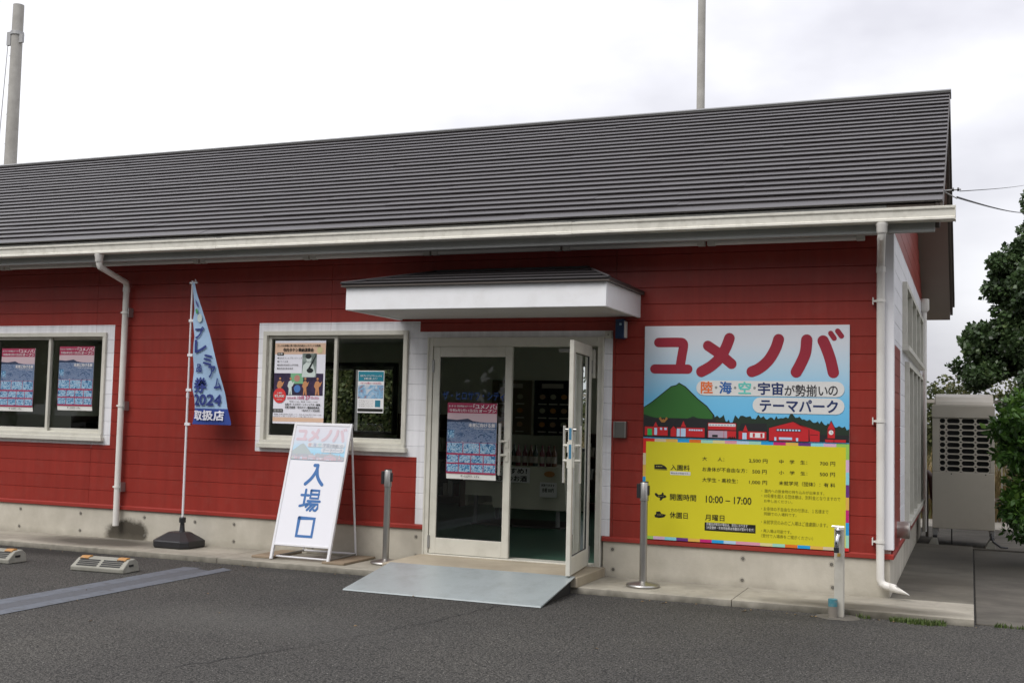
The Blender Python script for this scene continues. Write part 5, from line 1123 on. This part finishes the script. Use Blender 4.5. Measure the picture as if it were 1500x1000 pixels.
bmats = [M('bottle_%s' % n, c, .25) for n, c in (('red', (.12, .015, .015)), ('amber', (.14, .05, .012)), ('green', (.02, .05, .025)), ('pink', (.2, .04, .05)))]; labm = flat('bottle_label', (.45, .42, .36))
b0_ = None
for k in range(14):
    x = -5.2+k*.078; y = 3.25+random.uniform(-.02, .05)
    t = thing('bottle', '', 'bottle', (0, 0, 0), 'bottles in a row on the display table'); mb = MB(); c = bmats[k % 4]
    mb.lathe([(0, 0), (.033, .0), (.034, .16), (.013, .21), (.012, .26), (0, .26)], 0, 0, c, 12); mb.build('glass', t, smooth=True); mb = MB(); mb.lathe([(.0345, .04), (.0345, .12)], 0, 0, labm, 12); mb.build('bottle_label', t, smooth=True)
    t.location = (x, y, .882); t['label'] = 'slim bottle in the row standing on the display table inside the doorway'
# menu boards on the back wall
def menu(x0, x1, z0, z1, col, label, n):
    t = thing('menu_board', label, 'menu board', ((x0+x1)/2, 6.2, z0)); mb = MB(); mb.box(x0, x1, 6.19, 6.211, z0, z1, M('menu_'+n, col, .5)); mb.build('panel', t, bevel=.004)
    mb = MB(); mb.rect(x0+.12, x1-.15, z1-.12, z1-.05, 6.188, flat('menu_title', (.5, .46, .38))); ks = 0; random.seed(3)
    for r_ in range(3):
        for k in range(3 if n == 'black' else 2):
            w = (x1-x0-.1)/(3 if n == 'black' else 2); cx_ = x0+.05+w*(k+.5); cz_ = z1-.25-r_*(z1-z0-.2)/3
            mb.disc(cx_, cz_, .05, 6.188, flat('menu_item_%d' % ((r_+k) % 3), ((.5, .32, .18), (.4, .4, .28), (.55, .25, .06))[(r_+k) % 3]), .04, 12); mb.rect(cx_-.07, cx_+.07, cz_-.12, cz_-.1, 6.188, flat('menu_caption', (.6, .58, .5)))
    mb.build('print', t)
menu(-5.58, -4.96, 1.22, 2.05, (.02, .02, .024), 'black menu board with rows of desserts on the rear shop wall', 'black'); menu(-6.28, -5.62, 1.22, 2.05, (.16, .13, .07), 'brown menu board left of the black one on the rear shop wall', 'brown')
# shelf units
def shelf(x0, x1, y0, y1, h, label):
    t = thing('shelf_unit', label, 'shelf', ((x0+x1)/2, y0, .13)); sm = M('dark_shelf_wood', (.12, .075, .05), .5, var=.2); mb = MB(); mb.box(x0, x0+.03, y0, y1, .13, h, sm); mb.box(x1-.03, x1, y0, y1, .13, h, sm); mb.box(x0+.03, x1-.03, y1-.02, y1, .13, h, sm); mb.build('case', t)
    k = 0; z = .25
    while z < h: mb = MB(); mb.box(x0+.031, x1-.031, y0, y1-.021, z, z+.025, sm); mb.build('board', t); z += .33
    random.seed(int(abs(x0*10))); z = .276
    while z < h-.3:
        mb = MB(); x = x0+.06
        while x < x1-.15: w = random.uniform(.06, .13); hh = random.uniform(.1, .24); mb.box(x, x+w, y0+.05, y1-.1, z, z+hh, random.choice([bmats[0], bmats[1], cloth, labm, bmats[2], capm])); x += w+random.uniform(.01, .05)
        mb.build('goods', t, bevel=.004); z += .33
shelf(-4.9, -3.7, 5.7, 6.18, 1.25, 'low dark shelf of goods below the menu boards'); shelf(-7.6, -6.5, 5.6, 6.15, 1.5, 'dark shelf of goods right of the rear window'); shelf(-11.6, -10.0, 3.0, 3.5, 1.35, 'dark shelf of goods deep behind the far left window'); shelf(-9.6, -8.3, 1.4, 1.9, 1.2, 'low shelf of goods just inside the far left window'); shelf(-6.4, -5.4, 1.9, 2.4, 1.1, 'low shelf of goods just inside the near window')
mb = MB(); mb.tube([(-4.55, 2.9, .13), (-4.55, 2.9, 1.1)], .012, galv, 8); mb.box(-4.75, -4.5, 2.9, 2.905, 0.15, .17, galv)

# ================================================================== VEGETATION
import numpy as np
def leaves(name, clumps, size, mat, parent, seed, asp=.42, droop=.3, shell=.55):
    rng = np.random.default_rng(seed); V = []; T = []
    for cx_, cy_, cz_, rx, ry, rz_, n in clumps:
        d = rng.normal(size=(n, 3)); d /= np.linalg.norm(d, axis=1)[:, None]
        rad = (shell+(1-shell)*rng.random(n)**.6)
        # lumpy outline
        lump = 1+.22*np.sin(d[:, 0]*5+seed+cx_*3)*np.cos(d[:, 2]*6+cz_*2)+.13*np.sin(d[:, 1]*11+cz_*5)*np.sin(d[:, 2]*13+cx_*7)
        p = d*np.array([rx, ry, rz_])*(rad*lump)[:, None]+np.array([cx_, cy_, cz_])
        tint = np.clip(rng.normal(.42, .2, n)+.12*np.sin(p[:, 0]*6+p[:, 2]*7+seed), 0, 1)
        a = d*.7+rng.normal(size=(n, 3))*.75; a[:, 2] -= droop; a /= np.linalg.norm(a, axis=1)[:, None]
        b = np.cross(a, rng.normal(size=(n, 3))); b /= np.linalg.norm(b, axis=1)[:, None]; nn_ = np.cross(a, b)
        s = size*rng.uniform(.6, 1.3, n)[:, None]
        q = np.stack([p, p+a*s*.5+b*s*asp+nn_*s*.06, p+a*s-nn_*s*.08, p+a*s*.5-b*s*asp+nn_*s*.06], 1); V.append(q.reshape(-1, 3)); T.append(tint)
    V = np.concatenate(V); T = np.concatenate(T); o0 = org(parent); V -= np.array(o0); n = len(T)
    me = bpy.data.meshes.new(name); me.vertices.add(4*n); me.vertices.foreach_set('co', V.astype('f').ravel()); me.loops.add(6*n); me.polygons.add(2*n)
    idx = (np.arange(n)[:, None]*4+np.array([0, 1, 2, 0, 2, 3])[None]).ravel(); me.loops.foreach_set('vertex_index', idx.astype('i')); me.polygons.foreach_set('loop_start', (np.arange(2*n)*3).astype('i'))
    me.update(); at = me.attributes.new('tint', 'FLOAT', 'POINT'); at.data.foreach_set('value', np.repeat(T, 4).astype('f')); me.materials.append(mat); me.validate()
    o = bpy.data.objects.new(name, me); C.objects.link(o); 
    if parent: o.parent = parent
    return o
bark = M('bark', (.07, .055, .04), .9, var=.3, sc=12, bump=.5, bsc=30)
evg = mat_leaf('evergreen_leaves', [(.018, .03, .013), (.04, .07, .026), (.07, .12, .042), (.15, .20, .08)], .38)
shb = mat_leaf('glossy_shrub_leaves', [(.02, .05, .012), (.05, .12, .022), (.10, .21, .035), (.2, .34, .07)], .35, .3)
olv = mat_leaf('olive_bush_leaves', [(.03, .04, .015), (.07, .085, .03), (.12, .13, .05), (.17, .15, .07)], .55)
def sub(c, k, f, seed):      # break a big clump into smaller ones
    rng = random.Random(seed); o = []; x, y, z, rx, ry, rz_, n = c
    for i in range(k):
        a = rng.uniform(0, 2*math.pi); b = rng.uniform(-1, 1); r_ = .62; o.append((x+rx*r_*math.cos(a)*math.sqrt(1-b*b), y+ry*r_*math.sin(a)*math.sqrt(1-b*b), z+rz_*r_*b, rx*f*rng.uniform(.7, 1.2), ry*f*rng.uniform(.7, 1.2), rz_*f*rng.uniform(.7, 1.2), n//k))
    return o
t = thing('evergreen_tree', 'large dark evergreen tree with lumpy crown at the right picture edge', 'tree', (2.0, 8.8, 0))
mb = MB(); mb.tube([(2.0, 8.8, 0), (1.95, 8.8, 1.5), (1.8, 8.7, 2.8), (1.7, 8.7, 4.2)], .14, bark, 10, True, .05); mb.tube([(1.9, 8.8, 1.8), (1.3, 8.6, 2.4), (.7, 8.5, 2.7)], .05, bark, 8, True, .015); mb.tube([(1.85, 8.75, 2.6), (2.6, 8.9, 3.6)], .06, bark, 8, True, .02); mb.build('trunk', t, smooth=True)
cl = []
for i, c in enumerate([(1.15, 8.5, 2.55, .80, .8, .55, 13000), (.75, 8.5, 2.35, .42, .5, .30, 3000), (1.45, 8.6, 3.35, .65, .8, .62, 13000), (1.05, 8.5, 3.75, .42, .5, .36, 6500), (1.95, 8.7, 4.25, .75, .8, .55, 11000), (1.52, 8.6, 4.88, .22, .3, .24, 900), (2.6, 8.9, 3.0, 1.1, 1, 1.1, 8000), (2.0, 8.7, 1.8, .8, .8, .45, 4000), (2.9, 9, 4.6, .9, .9, .7, 5000)]): cl += sub(c, 9, .48, i)
leaves('crown', cl, .072, evg, t, 5)
t = thing('glossy_shrub', 'bright glossy leaved shrub overhanging the side path at right', 'shrub', (1.45, 3.5, 0))
mb = MB()
random.seed(12)
for k in range(16):
    a = random.uniform(0, 6.28); e = (1.45+.45*math.cos(a), 3.5+.6*math.sin(a), random.uniform(1.0, 1.75)); mb.tube([(1.45+.1*math.cos(a), 3.5+.1*math.sin(a), 0), (1.45+.25*math.cos(a), 3.5+.3*math.sin(a), e[2]*.5), e], .014, bark, 6, True, .005)
mb.build('stem', t, smooth=True)
cl = []
for i, c in enumerate([(1.12, 3.4, 1.55, .40, .5, .30, 1500), (1.30, 3.6, 1.05, .42, .6, .34, 1500), (1.0, 3.3, 1.30, .26, .4, .22, 700), (1.16, 3.4, .62, .30, .5, .26, 900), (1.42, 3.6, 1.6, .5, .6, .4, 1400), (1.1, 3.3, .36, .2, .35, .1, 220)]): cl += sub(c, 8, .45, 30+i)
leaves('foliage', cl, .085, shb, t, 8, .26, .1, .3)
t = thing('dark_shrub', 'dark dense shrub filling the gap between heat pump and evergreen tree', 'shrub', (1.9, 6.6, 0)); mb = MB(); mb.tube([(1.9, 6.6, 0), (1.9, 6.6, 1.2)], .05, bark, 8); mb.build('stem', t, smooth=True)
cl = []
for i, c in enumerate([(1.5, 6.6, 1.75, .48, .6, .5, 3000), (1.62, 6.7, 1.0, .45, .6, .55, 2200), (1.45, 6.5, 2.2, .34, .4, .28, 1500)]): cl += sub(c, 8, .5, 60+i)
leaves('foliage', cl, .07, evg, t, 18)
for j, (x, y, h, r_) in enumerate(((-.9, 12.5, 2.55, 1.0), (.35, 12.2, 2.3, .8), (1.6, 12.4, 2.5, 1.0), (-2.6, 13, 2.5, 1.2), (3.4, 13, 2.7, 1.2))):
    t = thing('olive_bush', ['loose olive green bush behind the railing, nearest the shop corner', 'low olive green bush behind the railing seen left of the heat pump', 'olive bush behind the railing hidden mostly by the heat pump', 'olive bush behind the shop, leftmost of the row', 'olive bush behind the dark tree, rightmost of the row'][j], 'bush', (x, y, 0), 'bushes behind the railing')
    mb = MB(); mb.tube([(x, y, 0), (x, y, h*.6)], .04, bark, 6); mb.build('stem', t, smooth=True); cl = sub((x, y, h*.62, r_, r_, h*.36, 5200), 10, .5, 80+j)+sub((x, y, h*.95, r_*.7, r_*.7, h*.14, 350), 6, .6, 90+j); leaves('foliage', cl, .085, olv, t, 40+j, .34)
# planting seen through the shop's rear window
for j, x in enumerate((-10.8, -12.1, -9.5)):
    t = thing('garden_bush', ['green bush outside the rear window, middle one', 'green bush outside the rear window, leftmost', 'green bush outside the rear window, rightmost'][j], 'bush', (x, 10.5, 0), 'bushes outside the rear window'); mb = MB(); mb.tube([(x, 10.5, 0), (x, 10.5, 1.4)], .04, bark, 6); mb.build('stem', t, smooth=True)
    leaves('foliage', sub((x, 10.0, 2.3, 1.3, .9, 2.3, 17000), 10, .5, 120+j), .1, mat_leaf('garden_leaves', [(.015, .025, .01), (.05, .075, .022), (.11, .13, .045), (.2, .17, .09)], .5) if j == 0 else bpy.data.materials['garden_leaves'], t, 70+j, .3)
t = mat_leaf('added_reflection_leaves', [(.012, .022, .01), (.03, .05, .018), (.05, .08, .028)], .6, .1)
rngt = random.Random(77); cl = []
for k in range(26):
    x = -62+k*4.2; hh = rngt.uniform(10.5, 15.5); cl += sub((x, -33+rngt.uniform(-2, 2), hh*.52, 3.4, 3, hh*.52, 1500), 8, .55, 200+k)
o = leaves('added_reflection_trees', cl, .9, t, None, 99, .4); o['kind'] = 'stuff'; o['label'] = 'row of tall dark trees added behind the camera to darken the glass reflections'; o['category'] = 'trees'  # added out of view: gives the panes dark reflections, cuts low sky light
# grasses: blades
def blades(name, boxes, h, mat, seed, w=.006, parent=None):
    rng = np.random.default_rng(seed); V = []; F = []; 
    for x0, x1, y0, y1, n in boxes:
        for k in range(n):
            x, y = rng.uniform(x0, x1), rng.uniform(y0, y1); a = rng.uniform(0, 6.28); hh = h*rng.uniform(.4, 1.2); l = hh*rng.uniform(.2, .7); i = len(V)
            dx, dy = math.cos(a), math.sin(a); V += [(x-dy*w, y+dx*w, .0), (x+dy*w, y-dx*w, .0), (x+dx*l*.4+dy*w*.7, y+dy*l*.4-dx*w*.7, hh*.6), (x+dx*l*.4-dy*w*.7, y+dy*l*.4+dx*w*.7, hh*.6), (x+dx*l, y+dy*l, hh)]; F += [(i, i+1, i+2, i+3), (i+3, i+2, i+4)]
    me = bpy.data.meshes.new(name); me.from_pydata(V, [], F); me.materials.append(mat); me.update(); at = me.attributes.new('tint', 'FLOAT', 'POINT'); at.data.foreach_set('value', np.repeat(rng.uniform(0, 1, len(V)//5), 5).astype('f'))
    o = bpy.data.objects.new(name, me); C.objects.link(o); o['kind'] = 'stuff'; o['category'] = 'grass'; return o
dry = mat_leaf('dry_grass', [(.12, .09, .04), (.22, .16, .07), (.3, .22, .1), (.12, .14, .04)], .7); grn = mat_leaf('green_weeds', [(.03, .05, .012), (.06, .1, .02), (.1, .15, .035), (.14, .16, .06)], .6)
o = blades('dry_grass', [(-3, 4, 9.6, 11.6, 5000)], 1.05, dry, 2, .012); o['label'] = 'tall dry grass growing behind the railing'
o = blades('weeds', [(.02, .42, -.86, -.77, 420), (-.22, -.12, -.82, -.78, 40), (.75, 1.6, -.72, -.67, 160), (-.4, -.2, -.77, -.74, 12), (.15, .35, -.9, -.82, 120)], .038, grn, 3, .004); o['label'] = 'low green weeds growing in the joint between slab and asphalt'
